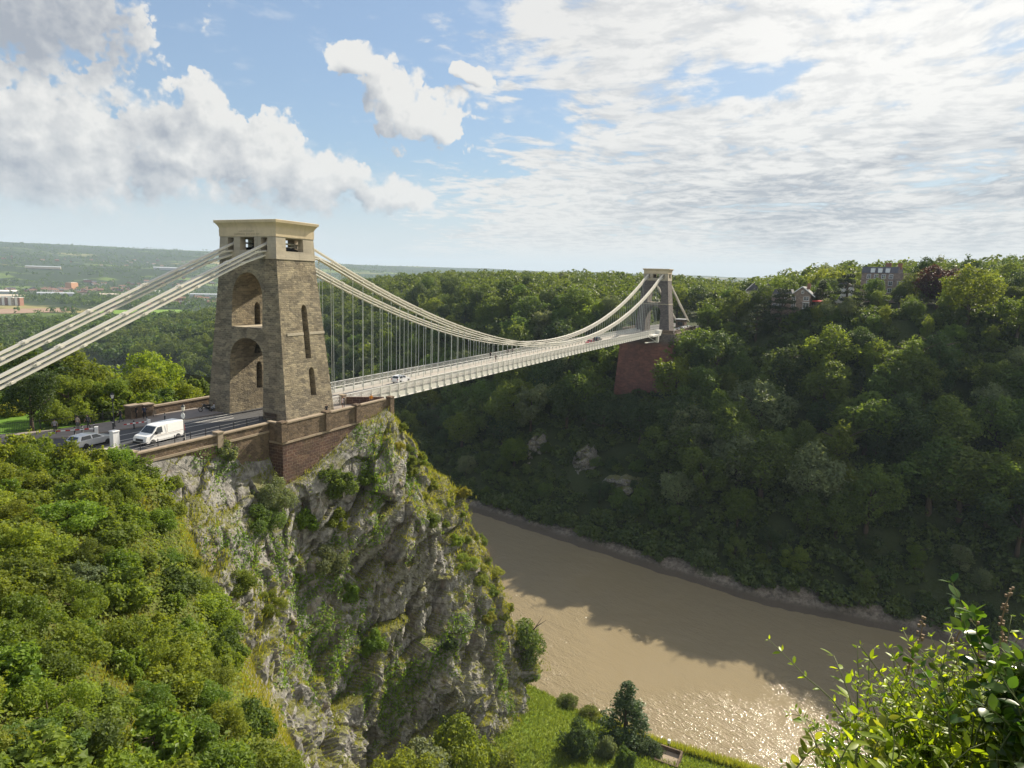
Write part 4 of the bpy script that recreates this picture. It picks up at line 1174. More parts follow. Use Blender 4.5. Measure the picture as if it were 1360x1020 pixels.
MNAME = {'L_green': 'mid green', 'L_dark': 'dark green', 'L_yel': 'yellow green', 'L_silv': 'silvery green', 'L_con': 'blackish green'}
FORM = {'round': 'round topped tree', 'tall': 'tall narrow tree', 'loose': 'airy light crowned tree', 'conifer': 'pointed conifer', 'bush': 'low bush'}
def zone(x, y, s):
    if y > 28: side = 'upstream of the bridge'
    elif y > -16: side = 'near the red abutment'
    elif y > -60: side = 'below the gabled house'
    elif y > -95: side = 'below the copper beech'
    else: side = 'far downstream'
    if s < 24: lv = 'above the mud bank'
    elif s < 50: lv = 'low on the far slope'
    elif s < 80: lv = 'halfway up the far slope'
    elif s < 112: lv = 'high on the far slope'
    else: lv = 'on top of the far slope'
    return lv, side
NIND = 285
pick = set(i for fr, i in sorted(shown, reverse=True)[:NIND] if fr > 0)
for i in sorted(pick):
    _, x, y, z, s, dist, kind, h, mt = cand[i]
    lv, side = zone(x, y, s)
    lab = '%s %s %s, %s' % (MNAME[mt], FORM[kind], lv, side)
    plant(KNAME[kind], kind, (x, y, z-1.6), h, rngw.uniform(.95, 1.3) if kind != 'bush' else 1.2, mt, lab, 'tree' if kind != 'bush' else 'bush', 'far bank: '+lab)
# everything else of that wood reads as one mass
low = {}
for kind in ('round', 'tall', 'loose', 'conifer', 'bush'):
    for sd in (1, 2, 3):
        rg = np.random.RandomState(500+sd); L, hh = crown_lobes(rg, kind)
        low[(kind, sd)] = (lobes_to_leaves(L, 900, {'conifer': .8, 'bush': .5}.get(kind, .95), rg, up=.35), hh)
VV, TT = [], []
rgl = np.random.RandomState(77)
def mass(kind, x, y, z, h, wide, tone_b, keepn=1.0):
    (C, N, S, T), hh = low[(kind, rgl.randint(1, 4))]
    if keepn < 1:
        q = rgl.rand(len(C)) < keepn; C, N, S, T = C[q], N[q], S[q]/math.sqrt(keepn), T[q]
    s = h/hh; a = rgl.uniform(0, 2*PI); ca, sa = math.cos(a), math.sin(a)
    Rm = np.array([[ca, -sa, 0], [sa, ca, 0], [0, 0, 1]])
    C2 = (C*np.array([s*wide, s*wide, s]))@Rm.T+np.array([x, y, z])
    v, f = leaf_quads(C2, N@Rm.T, S*s, rgl)
    VV.append(v); TT.append(np.clip(T*.6+tone_b, 0, 1))
for i, cnd in enumerate(cand):
    if i in pick: continue
    _, x, y, z, s, dist, kind, h, mt = cnd
    mass(kind, x, y, z-1.6, h, rngw.uniform(1.0, 1.3), rgl.uniform(-.1, .45), 1.0 if dist < 330 else .6)
for k in range(2600):                      # undergrowth of the slope
    y = rgl.uniform(-165, 150); s = rgl.uniform(7.0, 112); x = float(shore_far(y))+s
    if clear_spot(x, y) and rgl.rand() < .75: continue
    z = float(H(x, y))
    if in_view(x, y, z+2, 10): mass('bush', x, y, z-.6, rgl.uniform(2.5, 5.5), rgl.uniform(1.2, 1.7), rgl.uniform(-.2, .3), .42)
v = np.concatenate(VV); n = len(v)//4
tag(link('far_wood', np_mesh('far_wood', v, np.arange(4*n).reshape(n, 4), [M['L_far']], tone=np.concatenate(TT))), kind='stuff')
# Clifton-side scrub and trees below the road, and the valley's trees and hedges
VV, TT = [], []
for k in range(700):
    x, y = rgl.uniform(-60, 120) if k < 330 else rgl.uniform(-40, 330), rgl.uniform(44, 200) if k < 330 else rgl.uniform(70, 640)
    if x > float(shore_near(y))-9: continue
    z = float(H(x, y))
    if in_view(x, y, z+6, 30): mass('round', x, y, z-.5, rgl.uniform(9, 16), 1.15, rgl.uniform(.1, .5), .8)
v = np.concatenate(VV); n = len(v)//4
tag(link('riverside_wood', np_mesh('riverside_wood', v, np.arange(4*n).reshape(n, 4), [M['L_far']], tone=np.concatenate(TT))), kind='stuff')
VV, TT = [], []
FLDS = [(740, 1130, 120, 90), (560, 1240, 140, 75), (600, 1360, 75, 55)]
TOWN = [(1010, 1900, 130, 90), (1130, 1830, 100, 80), (790, 1720, 90, 70), (640, 1800, 90, 70), (1650, 3150, 170, 160), (1240, 3000, 150, 150), (960, 2900, 150, 150), (2150, 2950, 160, 150), (2500, 2850, 170, 150), (1420, 1790, 100, 80), (800, 2100, 110, 90), (1180, 2300, 300, 110), (1300, 2330, 60, 60), (685, 1035, 105, 125), (520, 1100, 90, 110), (640, 1400, 90, 110)]
cnt = 0
while cnt < 9000:
    azr = R(rgl.uniform(26, 67)); rr = 700+5700*rgl.rand()**1.7
    x, y = CAM[0]+rr*math.cos(azr), CAM[1]+rr*math.sin(azr)
    cnt += 1
    if any(abs(x-a) < c and abs(y-b) < d for a, b, c, d in FLDS): continue
    if rgl.rand() < .9 and any(((x-a*.965)/c)**2+((y-b*.965)/d)**2 < 1 for a, b, c, d in TOWN): continue
    dens = perlin(np.array([[x/260, y/260, .5]]))[0]
    if rr > 1500 and dens < -.05 and rgl.rand() < .75: continue
    if float(shore_near(y))-12 < x < float(shore_far(y))+12: continue
    z = float(H(x, y))
    for q in range(1 if rr < 1500 else 2):
        xx, yy = x+rgl.uniform(-18, 18)*q*rr/1500, y+rgl.uniform(-18, 18)*q*rr/1500
        mass('round', xx, yy, z-1, rgl.uniform(9, 17), rgl.uniform(1, 1.6), rgl.uniform(-.1, .4), .12 if rr < 1300 else .05 if rr < 2200 else .025)
v = np.concatenate(VV); n = len(v)//4
tag(link('valley_wood', np_mesh('valley_wood', v, np.arange(4*n).reshape(n, 4), [M['L_far']], tone=np.concatenate(TT))), kind='stuff')

# ------------------------------------------------------------------ named trees of the far rim
def rim(name, kind, x, y, h, wide, mt, lab, key=None):
    return plant(name, kind, (x, y, float(H(x, y))-.3), h, wide, mt, lab, 'tree', key=key)
rim('copper_beech', 'round', 252, -106, 19, 1.25, 'L_copper', 'large dark purple copper beech on the skyline to the right of the tall house')
rim('broadleaf_tree', 'round', 300, -104, 19, .95, 'L_dark', 'dark domed tree on the skyline just behind the tall house')
rim('cedar_tree', 'cedar', 219, -50, 18.5, 1.0, 'L_con', 'dark flat-layered cedar in front of the gabled house', 'cedar51')
rim('cedar_tree', 'cedar', 219, -41, 15, .9, 'L_con', 'smaller spreading cedar left of the gabled house', 'cedar52')
rim('cedar_tree', 'cedar', 232, -73, 17, 1.0, 'L_con', 'wide flat-topped cedar between the gabled house and the tall house', 'cedar52')
rim('cypress_tree', 'column', 226, -62.5, 13, 1.1, 'L_con', 'slim dark cypress beside the red awning of the gabled house')
rim('cypress_tree', 'column', 236, -64, 15, 1.2, 'L_con', 'slim dark cypress on the lawn behind the gabled house')
rim('broadleaf_tree', 'round', 203, -79, 15, 1.1, 'L_dark', 'large dark brown-green tree on the rim below the tall house')
rim('broadleaf_tree', 'round', 222, -113, 20, 1.15, 'L_yel', 'big sunlit yellow-green tree at the right end of the rim')
rim('broadleaf_tree', 'round', 215, -127, 18, 1.2, 'L_yel', 'sunlit tree on the rim at the very edge of the view')
rim('pine_tree', 'conifer', 250, -10.5-8, 19, 1.0, 'L_con', 'tall dark conifer standing behind the far tower on its right')
rim('tall_tree', 'tall', 262, -14.5-8, 19, 1.0, 'L_green', 'tall green tree right of the far tower and its conifer')
rim('broadleaf_tree', 'round', 300, 24, 24, .8, 'L_dark', 'dark domed tree whose top rises behind the cap of the far tower')

rim('broadleaf_tree', 'round', 246, -41, 15.5, 1.0, 'L_green', 'green domed tree in front of the slate-roofed house')
rim('broadleaf_tree', 'loose', 243, -35, 14, 1.0, 'L_dark', 'dark tree half hiding the left part of the slate-roofed house')
rim('light_crowned_tree', 'loose', 258, -83, 13.5, 1.0, 'L_green', 'green tree in front of the left half of the tall house')
rim('broadleaf_tree', 'round', 254, -93, 10.5, 1.1, 'L_dark', 'dark low tree under the windows of the tall house')
# ------------------------------------------------------------------ trees around the road on the near side
for k, (x, y, h) in enumerate(((221, -66, 6.5), (221.5, -62.5, 7), (221.5, -59.5, 6.6), (221.5, -56.5, 6.8), (221, -53, 7), (221, -46.5, 7), (224, -69.5, 6), (229, -71, 5.5))):
    plant('garden_bush', 'bush', (x, y, float(H(x, y))-.4), h, .95, ['L_green', 'L_yel', 'L_dark'][k % 3], '%s garden bush in the hedge below the gabled house' % ('mid green', 'yellow green', 'dark green')[k % 3], 'bush', 'gabled house hedge %s' % ('mid', 'yellow', 'dark')[k % 3])
def near(name, kind, x, y, z, h, wide, mt, lab, cat='tree', key=None):
    return plant(name, kind, (x, y, z), h, wide, mt, lab, cat, key=key)
near('broadleaf_tree', 'round', -24.0, 13.5, -.2, 7.8, .95, 'L_dark', 'dark round tree standing at the edge of the pavement behind the silver car')
near('broadleaf_tree', 'round', -15.5, 31, -4.6, 12.0, 1.2, 'L_dark', 'dark broad tree at the far edge of the lawn')
near('small_tree', 'loose', -17.5, 17.5, -.6, 6.3, 1.25, 'L_yel', 'small yellow-green tree behind the fence beside the dark round tree')
near('small_tree', 'loose', -11.5, 18, -.8, 5.6, 1.45, 'L_yel', 'low bright green tree behind the fence next to the left street lamp')
near('small_tree', 'round', -5.5, 20, -1.2, 6.4, 1.35, 'L_bright', 'bushy green tree behind the stone pier')
near('broadleaf_tree', 'round', .5, 26, -3.5, 10.5, 1.05, 'L_bright', 'domed light green tree standing alone above the wall end')
near('broadleaf_tree', 'round', -8.5, 30, -4.5, 11.5, 1.1, 'L_yel', 'sunlit tree behind the low trees along the fence')
near('broadleaf_tree', 'loose', -16, 40, -7, 15.5, 1.15, 'L_silv', 'greyish green tree rising behind the dark broad tree')
near('broadleaf_tree', 'loose', -7, 45, -10, 17, 1.15, 'L_green', 'airy green tree beyond the lawn, nearest the hidden river bend')
near('broadleaf_tree', 'round', -24, 46, -7, 15.5, 1.2, 'L_bright', 'light green tree at the edge of the view beyond the lawn')
near('broadleaf_tree', 'round', -28, 60, -14, 16, 1.1, 'L_green', 'mid green tree farthest beyond the lawn at the edge of the view')
near('broadleaf_tree', 'round', 3, 52, -15, 18.5, 1.1, 'L_yel', 'yellow-green tree below the slope beyond the fence')
near('broadleaf_tree', 'loose', 10, 66, -21, 20, 1.05, 'L_silv', 'tall pale tree below the slope near the dark hollow')
near('shrub', 'bush', -25.5, 25.2, -.2, 2.4, 1.1, 'L_grass', 'brownish shrub along the far edge of the lawn')
near('shrub', 'bush', -20.5, 24.8, -.3, 2.2, 1.3, 'L_grass', 'dry reddish hedge clump below the dark broad tree')

for k, (x, y, z, h, mt) in enumerate(((-14.2, 14.2, -.5, 3.4, 'L_yel'), (-17.6, 14.6, -.4, 3.0, 'L_bright'), (-20.6, 15.2, -.3, 3.4, 'L_yel'), (-9.5, 14.0, -.8, 3.4, 'L_bright'), (-6.2, 15.0, -1.0, 3.8, 'L_green'), (-2.2, 16.5, -1.2, 4.2, 'L_bright'), (2.0, 18.5, -1.6, 4.6, 'L_green'), (-12.5, 21, -1, 5.0, 'L_bright'), (-3.5, 24, -2.5, 6.0, 'L_yel'), (-19, 29, -1.5, 5.0, 'L_green'), (-12, 35, -5, 7, 'L_yel'), (-23, 36, -3, 6.0, 'L_bright'))):
    near('hedge_shrub', 'bush', x, y, z, h, 1.15, mt, '%s shrub in the belt of greenery behind the iron fence' % {'L_yel': 'yellow green', 'L_bright': 'bright green', 'L_green': 'mid green'}[mt], 'bush')['group'] = 'shrubs behind the fence '+mt[2:]
# ------------------------------------------------------------------ foot of the cliff and river bank
near('ivy_clad_tree', 'tall', 49.5, -18.5, float(H(49.5, -18.5))-.3, 19, .95, 'L_green', 'tall ivy-clad tree on the near bank right of the cliff', key='tall21')
near('conifer', 'conifer', 47.5, -41.5, float(H(47.5, -41.5))-.3, 13.5, 1.9, 'L_dark', 'dark pointed spreading conifer on the grassy near bank')
near('bush', 'bush', 45.0, -46.5, float(H(45.0, -46.5))-.3, 3.4, 1.2, 'L_dark', 'dark bush joined to the right foot of the pointed conifer', 'bush')
near('bush', 'bush', 34.5, -36.5, float(H(34.5, -36.5))-.3, 7.0, .85, 'L_dark', 'dark upright bush on the grass between cliff and conifer', 'bush')
near('bush', 'bush', 37.5, -41.0, float(H(37.5, -41))-.3, 4.6, .8, 'L_silv', 'grey-green bush on the grass next to the dark upright bush', 'bush')
near('bush', 'bush', 36.5, -44.5, float(H(36.5, -44.5))-.3, 4.2, .8, 'L_green', 'green bush on the grass nearest the little walled enclosure', 'bush')
near('bush', 'bush', 53.0, -27.0, float(H(53, -27))-.2, 3.2, 1.1, 'L_green', 'small bush at the water edge right of the ivy-clad tree', 'bush')
near('bush', 'bush', 52.3, -32.5, float(H(52.3, -32.5))-.2, 2.6, 1.4, 'L_yel', 'low yellow-green bush at the water edge left of the pointed conifer', 'bush')
for x, y, z, h, mt, lab in ((9, -26.5, -61, 15.5, 'L_bright', 'bright green tree top at the foot of the cliff, tallest of the clump'), (17.5, -27.5, -70, 14.5, 'L_yel', 'yellow-green tree top at the foot of the cliff, nearest the grass'),
                         (1, -27.5, -58, 15, 'L_silv', 'pale grey-green tree top low at the foot of the cliff'), (-6.5, -28, -52, 13, 'L_bright', 'bright tree top at the foot of the cliff, nearest the gully')):
    near('light_crowned_tree', 'loose', x, y, z, h, 1.0, mt, lab)

# ------------------------------------------------------------------ bushes of the near hillside
rgb = np.random.RandomState(21)
WHERE = [('beside the road wall', 1e9)]
hb = []
def hill_px(x, y): return view_px(x, y, float(HILL(x, y))+1)
tries = 0
while len(hb) < 128 and tries < 12000:
    tries += 1
    x, y = rgb.uniform(-64, -22), rgb.uniform(-62, 4)
    z = float(HILL(np.array(x), np.array(y)))
    e = float(edge_dist(np.array([x]), np.array([y]))[0])
    if e > .3 or z < -28: continue
    if (x+26.5)*.6+(y+7.6)*.8 > -1.0: continue
    if x > -25.5 and y > -12: continue
    if not in_view(x, y, z+1, 60): continue
    dist = math.hypot(math.hypot(x-CAM[0], y-CAM[1]), z-CAM[2])
    if dist < 19: continue
    if any(math.hypot(x-a, y-b) < 1.45+.016*dist for a, b, *_ in hb): continue
    hb.append((x, y, z, e, dist))
HB_L = {'L_bright': 'bright green', 'L_ivy': 'deep green', 'L_yel': 'yellow green', 'L_silv': 'greyish green', 'L_green': 'mid green'}
for x, y, z, e, dist in hb:
    pu, pv = view_px(x, y, z+1)
    up_ = pv < 720
    mt = rgb.choice(['L_bright', 'L_ivy', 'L_yel', 'L_silv', 'L_green'], p=[.50, .24, .16, .02, .08] if up_ else [.32, .24, .27, .05, .12])
    h = rgb.uniform(1.9, 3.3) if up_ else rgb.uniform(1.6, 3.2)
    row = 'at the top near the road' if pv < 660 else 'high on the hillside' if pv < 760 else 'midway down the hillside' if pv < 880 else 'low on the hillside'
    cl = 'on the rim of the gully' if e > -3.5 else 'a little back from the gully' if e > -9 else 'well back from the gully'
    lab = '%s leafy bush %s, %s' % (HB_L[mt], row, cl)
    plant('hillside_bush', 'bush', (x, y, z-.25), h, rgb.uniform(1.0, 1.45), mt, lab, 'bush', 'near hillside: '+lab)
ROW = [(-27.9, -9.6, 2.4), (-29.8, -8.4, 3.0), (-31.6, -7.0, 3.7), (-33.4, -5.4, 4.3), (-35.2, -3.6, 4.9), (-37.2, -1.8, 5.4), (-39.6, .2, 5.8), (-42.0, 2.2, 6.0), (-32.0, -9.4, 3.0), (-35.0, -7.2, 4.0), (-38.2, -5.2, 4.8), (-41.5, -2.6, 5.2)]
for k, (x, y, h) in enumerate(ROW):
    plant('roadside_bush', 'bush', (x, y, -.6), h, .95, 'L_bright' if k % 3 else 'L_ivy', '%s leafy bush in the thicket that hides the near edge of the road' % ('fresh green' if k % 3 else 'deeper green'), 'bush', 'roadside thicket, '+('fresh' if k % 3 else 'deep'))
# bushes growing on the cliff
def cliff_at(u, v):
    return CLIFF[int(v*(NV-1)), int(u*(NU-1))]
def cliff_near(px, py):
    """the point of the rock seen nearest a direction from the viewpoint (used once to seat a bush on the rock)"""
    Pq = CLIFF.reshape(-1, 3)-CAM; zz = Pq@_f
    a, b = 680+FPX*(Pq@CR)/zz, 510-FPX*(Pq@CU)/zz
    q = np.where(zz > 1, (a-px)**2+(b-py)**2, 1e9); idx = np.argsort(q)[:40]
    return CLIFF.reshape(-1, 3)[idx[np.argmin(zz[idx])]]
CB = [((362, 655), 4.6, 1.0, 'L_silv', 'large grey-green bush in the corner below the brown abutment wall'), ((350, 690), 3.6, 1.2, 'L_green', 'green bush just under the large grey-green corner bush'),
      ((447, 640), 4.2, 1.15, 'L_green', 'rounded bush on the ledge under the right half of the brown wall'), ((300, 600), 2.9, 1.0, 'L_silv', 'single bush against the low roadside wall'),
      ((452, 690), 3.2, 1.1, 'L_bright', 'bright bush below the rounded ledge bush'), ((440, 745), 4.0, 1.0, 'L_silv', 'pale drooping bush in the middle of the cliff'),
      ((490, 640), 2.4, 1.4, 'L_yel', 'low yellowish bush right of the rounded ledge bush'), ((405, 690), 3.0, 1.1, 'L_ivy', 'ivy-green bush in the cleft left of the middle of the cliff'),
      ((575, 690), 2.2, 1.5, 'L_yel', 'low yellow-green bush on the sunlit ridge of the cliff'), ((620, 745), 2.6, 1.5, 'L_bright', 'bright bush on the sunlit shoulder of the cliff'),
      ((640, 770), 2.4, 1.4, 'L_yel', 'lowest yellow-green bush on the sunlit shoulder of the cliff'), ((360, 800), 2.8, 1.1, 'L_bright', 'bright bush on the pale rock left of the gully'),
      ((320, 770), 2.6, 1.2, 'L_yel', 'yellowish bush above the pale rock left of the gully'), ((470, 790), 3.4, .9, 'L_ivy', 'ivy curtain bush hanging on the shaded cliff'),
      ((500, 850), 3.6, .9, 'L_ivy', 'lower ivy curtain bush hanging on the shaded cliff'), ((600, 850), 2.2, 1.2, 'L_dark', 'small dark bush on the lower right of the cliff'),
      ((545, 610), 1.8, 1.5, 'L_yel', 'small yellow-green bush near the top of the sunlit ridge'), ((650, 820), 1.8, 1.3, 'L_grass', 'dry bush on the outer edge of the cliff'), ((235, 640), 1.6, 1.3, 'L_yel', 'small yellowish bush on the rocks left under the roadside wall')]
for (px, py), h, wd, mt, lab in CB:
    q = cliff_near(px, py)
    plant('cliff_bush', 'bush', (q[0]+.2, q[1]+.3, q[2]-h*.42), h, wd, mt, lab, 'bush')
# small bushes along the sunlit shoulder
pts_ = []
flat_ = CLIFF.reshape(-1, 3); iu = np.arange(NU*NV) % NU
sel = np.where((iu < NU-70) & (flat_[:, 2] < -3) & (flat_[:, 2] > -50) & (flat_[:, 0] > 9.0-.62*flat_[:, 2]))[0]
rgq = np.random.RandomState(8)
for i in rgq.permutation(sel):
    q = flat_[i]
    if all(np.linalg.norm(q-w_) > 3.3 for w_ in pts_): pts_.append(q)
    if len(pts_) > 44: break
for k, q in enumerate(pts_):
    mt = ['L_yel', 'L_bright', 'L_yel', 'L_grass'][k % 4]
    plant('ledge_bush', 'bush', (q[0], q[1], q[2]-.5), rgq.uniform(1.0, 2.3), rgq.uniform(1.1, 1.7), mt, '%s low bush on the sunlit shoulder of the cliff towards the river' % {'L_yel': 'yellow green', 'L_bright': 'bright green', 'L_grass': 'straw coloured'}[mt], 'bush', 'ledge bushes '+mt[2:])
# dead branches standing on the shoulder and in the low hillside
def bare(loc, h, label, seed):
    rg = random.Random(seed); e = empty('bare_shrub', loc); tag(e, label, 'shrub')
    for k in range(9):
        b = MB(); a = rg.uniform(0, 2*PI); p = Vector((0, 0, -.2)); pts = [p]
        d = Vector((math.cos(a)*.5, math.sin(a)*.5, 1)).normalized()
        for s_k in range(5):
            d = (d+Vector((rg.uniform(-.35, .35), rg.uniform(-.35, .35), rg.uniform(-.1, .2)))).normalized(); p = p+d*h/5; pts.append(p)
        b.tube(pts, [.05*h/3, .04*h/3, .03*h/3, .02*h/3, .014*h/3, .006*h/3], 5)
        for j in range(2, 5):
            dd = Vector((rg.uniform(-1, 1), rg.uniform(-1, 1), rg.uniform(-.1, .8))).normalized()
            b.tube([pts[j], pts[j]+dd*h*.16, pts[j]+dd*h*.27+Vector((0, 0, .03*h))], [.018*h/3, .012*h/3, .004*h/3], 4)
        b.build('branch', M['twig'], e, smooth=True)
q = cliff_near(648, 745); bare((q[0], q[1], q[2]), 3.4, 'leafless grey shrub on the outer shoulder of the cliff above the river', 3)
for k, (x, y) in enumerate(((-55.2, -46.5), (-52.5, -49.5), (-54.6, -39))):
    bare((x, y, float(HILL(x, y))+.6), 2.2, ['bare tangled branches among the bushes low at the edge of the hillside', 'bare stems sticking out of the lowest hillside bushes', 'bare twigs between the bushes farther up the hillside'][k], 10+k)

# ------------------------------------------------------------------ ground cover: ivy, grass and low scrub on hillside and cliff
rg = np.random.RandomState(9)
def scatter_leaves(name, P, N, size, mt, asp=.62, jitter=.35, lift=.25, tone=None):
    n = len(P)
    C = P+N*rg.uniform(0, lift, (n, 1))+rg.normal(0, .08, (n, 3))
    NN = N*(1-jitter)+unit(rg, n)*jitter*1.6+np.array([.1, -.05, .25])
    v, f = leaf_quads(C, NN, size*rg.uniform(.6, 1.4, n), rg, asp)
    t = np.clip(.5*(perlin(P*.45)+.6)+rg.uniform(0, .5, n)-.1, 0, 1) if tone is None else tone
    return tag(link(name, np_mesh(name, v, f, [M[mt]], tone=t)), kind='stuff')
def blades(name, P, h, w, mt, lean=.45):
    n = len(P)
    d = np.stack([rg.normal(0, lean, n), rg.normal(0, lean, n), np.ones(n)], -1); d /= np.linalg.norm(d, axis=1)[:, None]
    sd = unit(rg, n); sd[:, 2] *= .2; sd /= np.linalg.norm(sd, axis=1)[:, None]
    hh = h*rg.uniform(.5, 1.4, (n, 1)); ww = w*rg.uniform(.6, 1.4, (n, 1))
    tip = P+d*hh; bnd = rg.normal(0, .12, (n, 3))*hh
    Q = np.stack([P-sd*ww/2-d*.1, P+sd*ww/2-d*.1, tip+bnd+sd*ww*.12, tip+bnd-sd*ww*.12], 1).reshape(-1, 3)
    return tag(link(name, np_mesh(name, Q, np.arange(4*n).reshape(n, 4), [M[mt]], tone=rg.uniform(0, 1, n))), kind='stuff')
# hillside samples
n = 210000
x, y = rg.uniform(-66, -18, n), rg.uniform(-66, 6, n)
z = HILL(x, y); ok = (z > -30)
x, y, z = x[ok], y[ok], z[ok]
e_ = edge_dist(x, y)
e2_ = 0.2
NX = -(HILL(x+e2_, y)-z)/e2_; NY = -(HILL(x, y+e2_)-z)/e2_
Nh = np.stack([NX, NY, np.ones_like(NX)], -1); Nh /= np.linalg.norm(Nh, axis=1)[:, None]
Ph = np.stack([x, y, z], -1)
road_ok = (x+26.5)*.6+(y+7.6)*.8 < -.4
m1 = road_ok & (e_ < 1+2*perlin(Ph*.2)) & (perlin(Ph*.3+4)+.25*rg.randn(len(x)) > -.22)
dh = np.linalg.norm(Ph-CAM, axis=1)
scatter_leaves('ivy_cover', Ph[m1], Nh[m1], (.10+.0022*dh[m1])*1.15, 'L_bright', lift=.9)
m2 = road_ok & ~m1 & (e_ < 8)
blades('dry_grass', Ph[m2], .55, .07, 'L_grass')
# cliff samples: small greenery wherever the rock leans back, ivy curtains where it is steep and sheltered
cf = grid_faces(NV, NU); CP = CLIFF.reshape(-1, 3)
a_, b2_, c_ = CP[cf[:, 0]], CP[cf[:, 1]], CP[cf[:, 3]]
fn2 = np.cross(b2_-a_, c_-a_); ar = np.linalg.norm(fn2, axis=1); fn2 = fn2/(ar[:, None]+1e-9)
fn2[fn2[:, 1] > .4] *= 1
flip = (np.einsum('ij,ij->i', fn2, Nn.reshape(-1, 3)[cf[:, 0]]) < 0); fn2[flip] *= -1
cen = CP[cf].mean(1)
front = (cf[:, 0] % NU < NU-55) & (cen[:, 2] > -72)
pr = ar*front; pr /= pr.sum()
idx = rg.choice(len(cf), 330000, p=pr)
r1, r2 = rg.rand(len(idx), 1), rg.rand(len(idx), 1)
Pq = CP[cf[idx, 0]]+(CP[cf[idx, 1]]-CP[cf[idx, 0]])*r1+(CP[cf[idx, 3]]-CP[cf[idx, 0]])*r2
Nq = fn2[idx]
w1 = perlin(Pq*.14+2)+.45*perlin(Pq*.45)
steep = Nq[:, 2]
high = np.clip((Pq[:, 2]+34)/34, 0, 1)                      # the upper, sunnier half carries more grass
sunny = np.clip((Pq[:, 0]-(16-.55*Pq[:, 2]-8))/9, 0, 1)      # the shoulder towards the river
grassm = (steep*1.1+.55*w1+.35*high+1.15*sunny+.10*rg.randn(len(idx))) > .95
blades('cliff_grass', Pq[grassm], .50, .09, 'L_grass', .6)
w2 = perlin(Pq*np.array([.16, .16, .06])+8)+.4*perlin(Pq*.5+1)
ivym = ~grassm & (w2+.25*high+.15*sunny+.08*rg.randn(len(idx)) > .31)
scatter_leaves('cliff_ivy', Pq[ivym], Nq[ivym], .30, 'L_ivy', lift=.35)
hrb = ~grassm & ~ivym & (steep+.6*w1+.75*sunny+.30*high+.1*rg.randn(len(idx)) > .84)
scatter_leaves('cliff_herbs', Pq[hrb], Nq[hrb], .26, 'L_yel', lift=.35)
# long grass on the river bank
n = 60000
x, y = rg.uniform(14, 56, n), rg.uniform(-70, -14, n)
z = H(x, y); q = (shore_near(y)-x > 2.0)
blades('bank_grass', np.stack([x, y, z], -1)[q], .55, .16, 'L_yel', .6)
n = 9000
y = rg.uniform(-70, -34, n); x = shore_near(y)-rg.uniform(.8, 4.2, n)
blades('bank_reeds', np.stack([x, y, H(x, y)], -1), 1.3, .16, 'L_grass', .25)

# ================================================================== vehicles (front faces +x of their own axes)
def wheel(parent, x, y, r, w=.2):
    sgn = 1 if y > 0 else -1
    prof = [(0, 0), (r*.62, 0), (r*.66, .01)]
    t = MB(); secs = []
    for rr, yy in ((r*.60, -.5), (r*.95, -.5), (r, -.35), (r, .35), (r*.95, .5), (r*.60, .5)):
        secs.append([(rr*math.cos(a), yy*w, rr*math.sin(a)) for a in np.linspace(0, 2*PI, 20, endpoint=False)])
    t.loft(secs); wh = t.build('wheel', M['tyre'], parent, (x, y, r), smooth=True)
    rm = MB(); rm.loft([[(rr*math.cos(a), yy, rr*math.sin(a)) for a in np.linspace(0, 2*PI, 20, endpoint=False)] for rr, yy in ((r*.62, sgn*w*.30), (r*.60, sgn*w*.46), (r*.2, sgn*w*.40))])
    rm.build('rim', M['rim'], wh)
    return wh
def body_loft(prof, halfw, roofw, zsill, zbelt, zroof):
    """side outline lofted across the width: below the belt full width, above it leaning in"""
    b = MB()
    def yw(z):
        if z <= zbelt: return halfw*(1-.05*max(0, (zsill+.25-z)/.25)) if z < zsill+.25 else halfw
        t = (z-zbelt)/(zroof-zbelt); return halfw+(roofw-halfw)*min(1, t)
    n = len(prof)
    L_ = [(x, -yw(z), z) for x, z in prof]; R_ = [(x, yw(z), z) for x, z in prof]
    Li = [(x*.985, -yw(z)*.93, z*.995+.006) for x, z in prof]
    b.add(L_+R_, [tuple(range(n-1, -1, -1)), tuple(range(n, 2*n))]+[(i, (i+1) % n, n+(i+1) % n, n+i) for i in range(n)])
    return b, yw
def panel(name, pts, m, parent, push):
    """a flat panel (window, lamp) of a few millimetres standing on the body's skin"""
    P = [Vector(p) for p in pts]; nrm_ = (P[1]-P[0]).cross(P[2]-P[0]).normalized()
    if nrm_.dot(Vector(push)) < 0: nrm_ = -nrm_
    n = len(P); b = MB()
    b.add([p-nrm_*.02 for p in P]+[p+nrm_*.008 for p in P], [tuple(range(n-1, -1, -1)), tuple(range(n, 2*n))]+[(i, (i+1) % n, n+(i+1) % n, n+i) for i in range(n)])
    return b.build(name, m, parent)
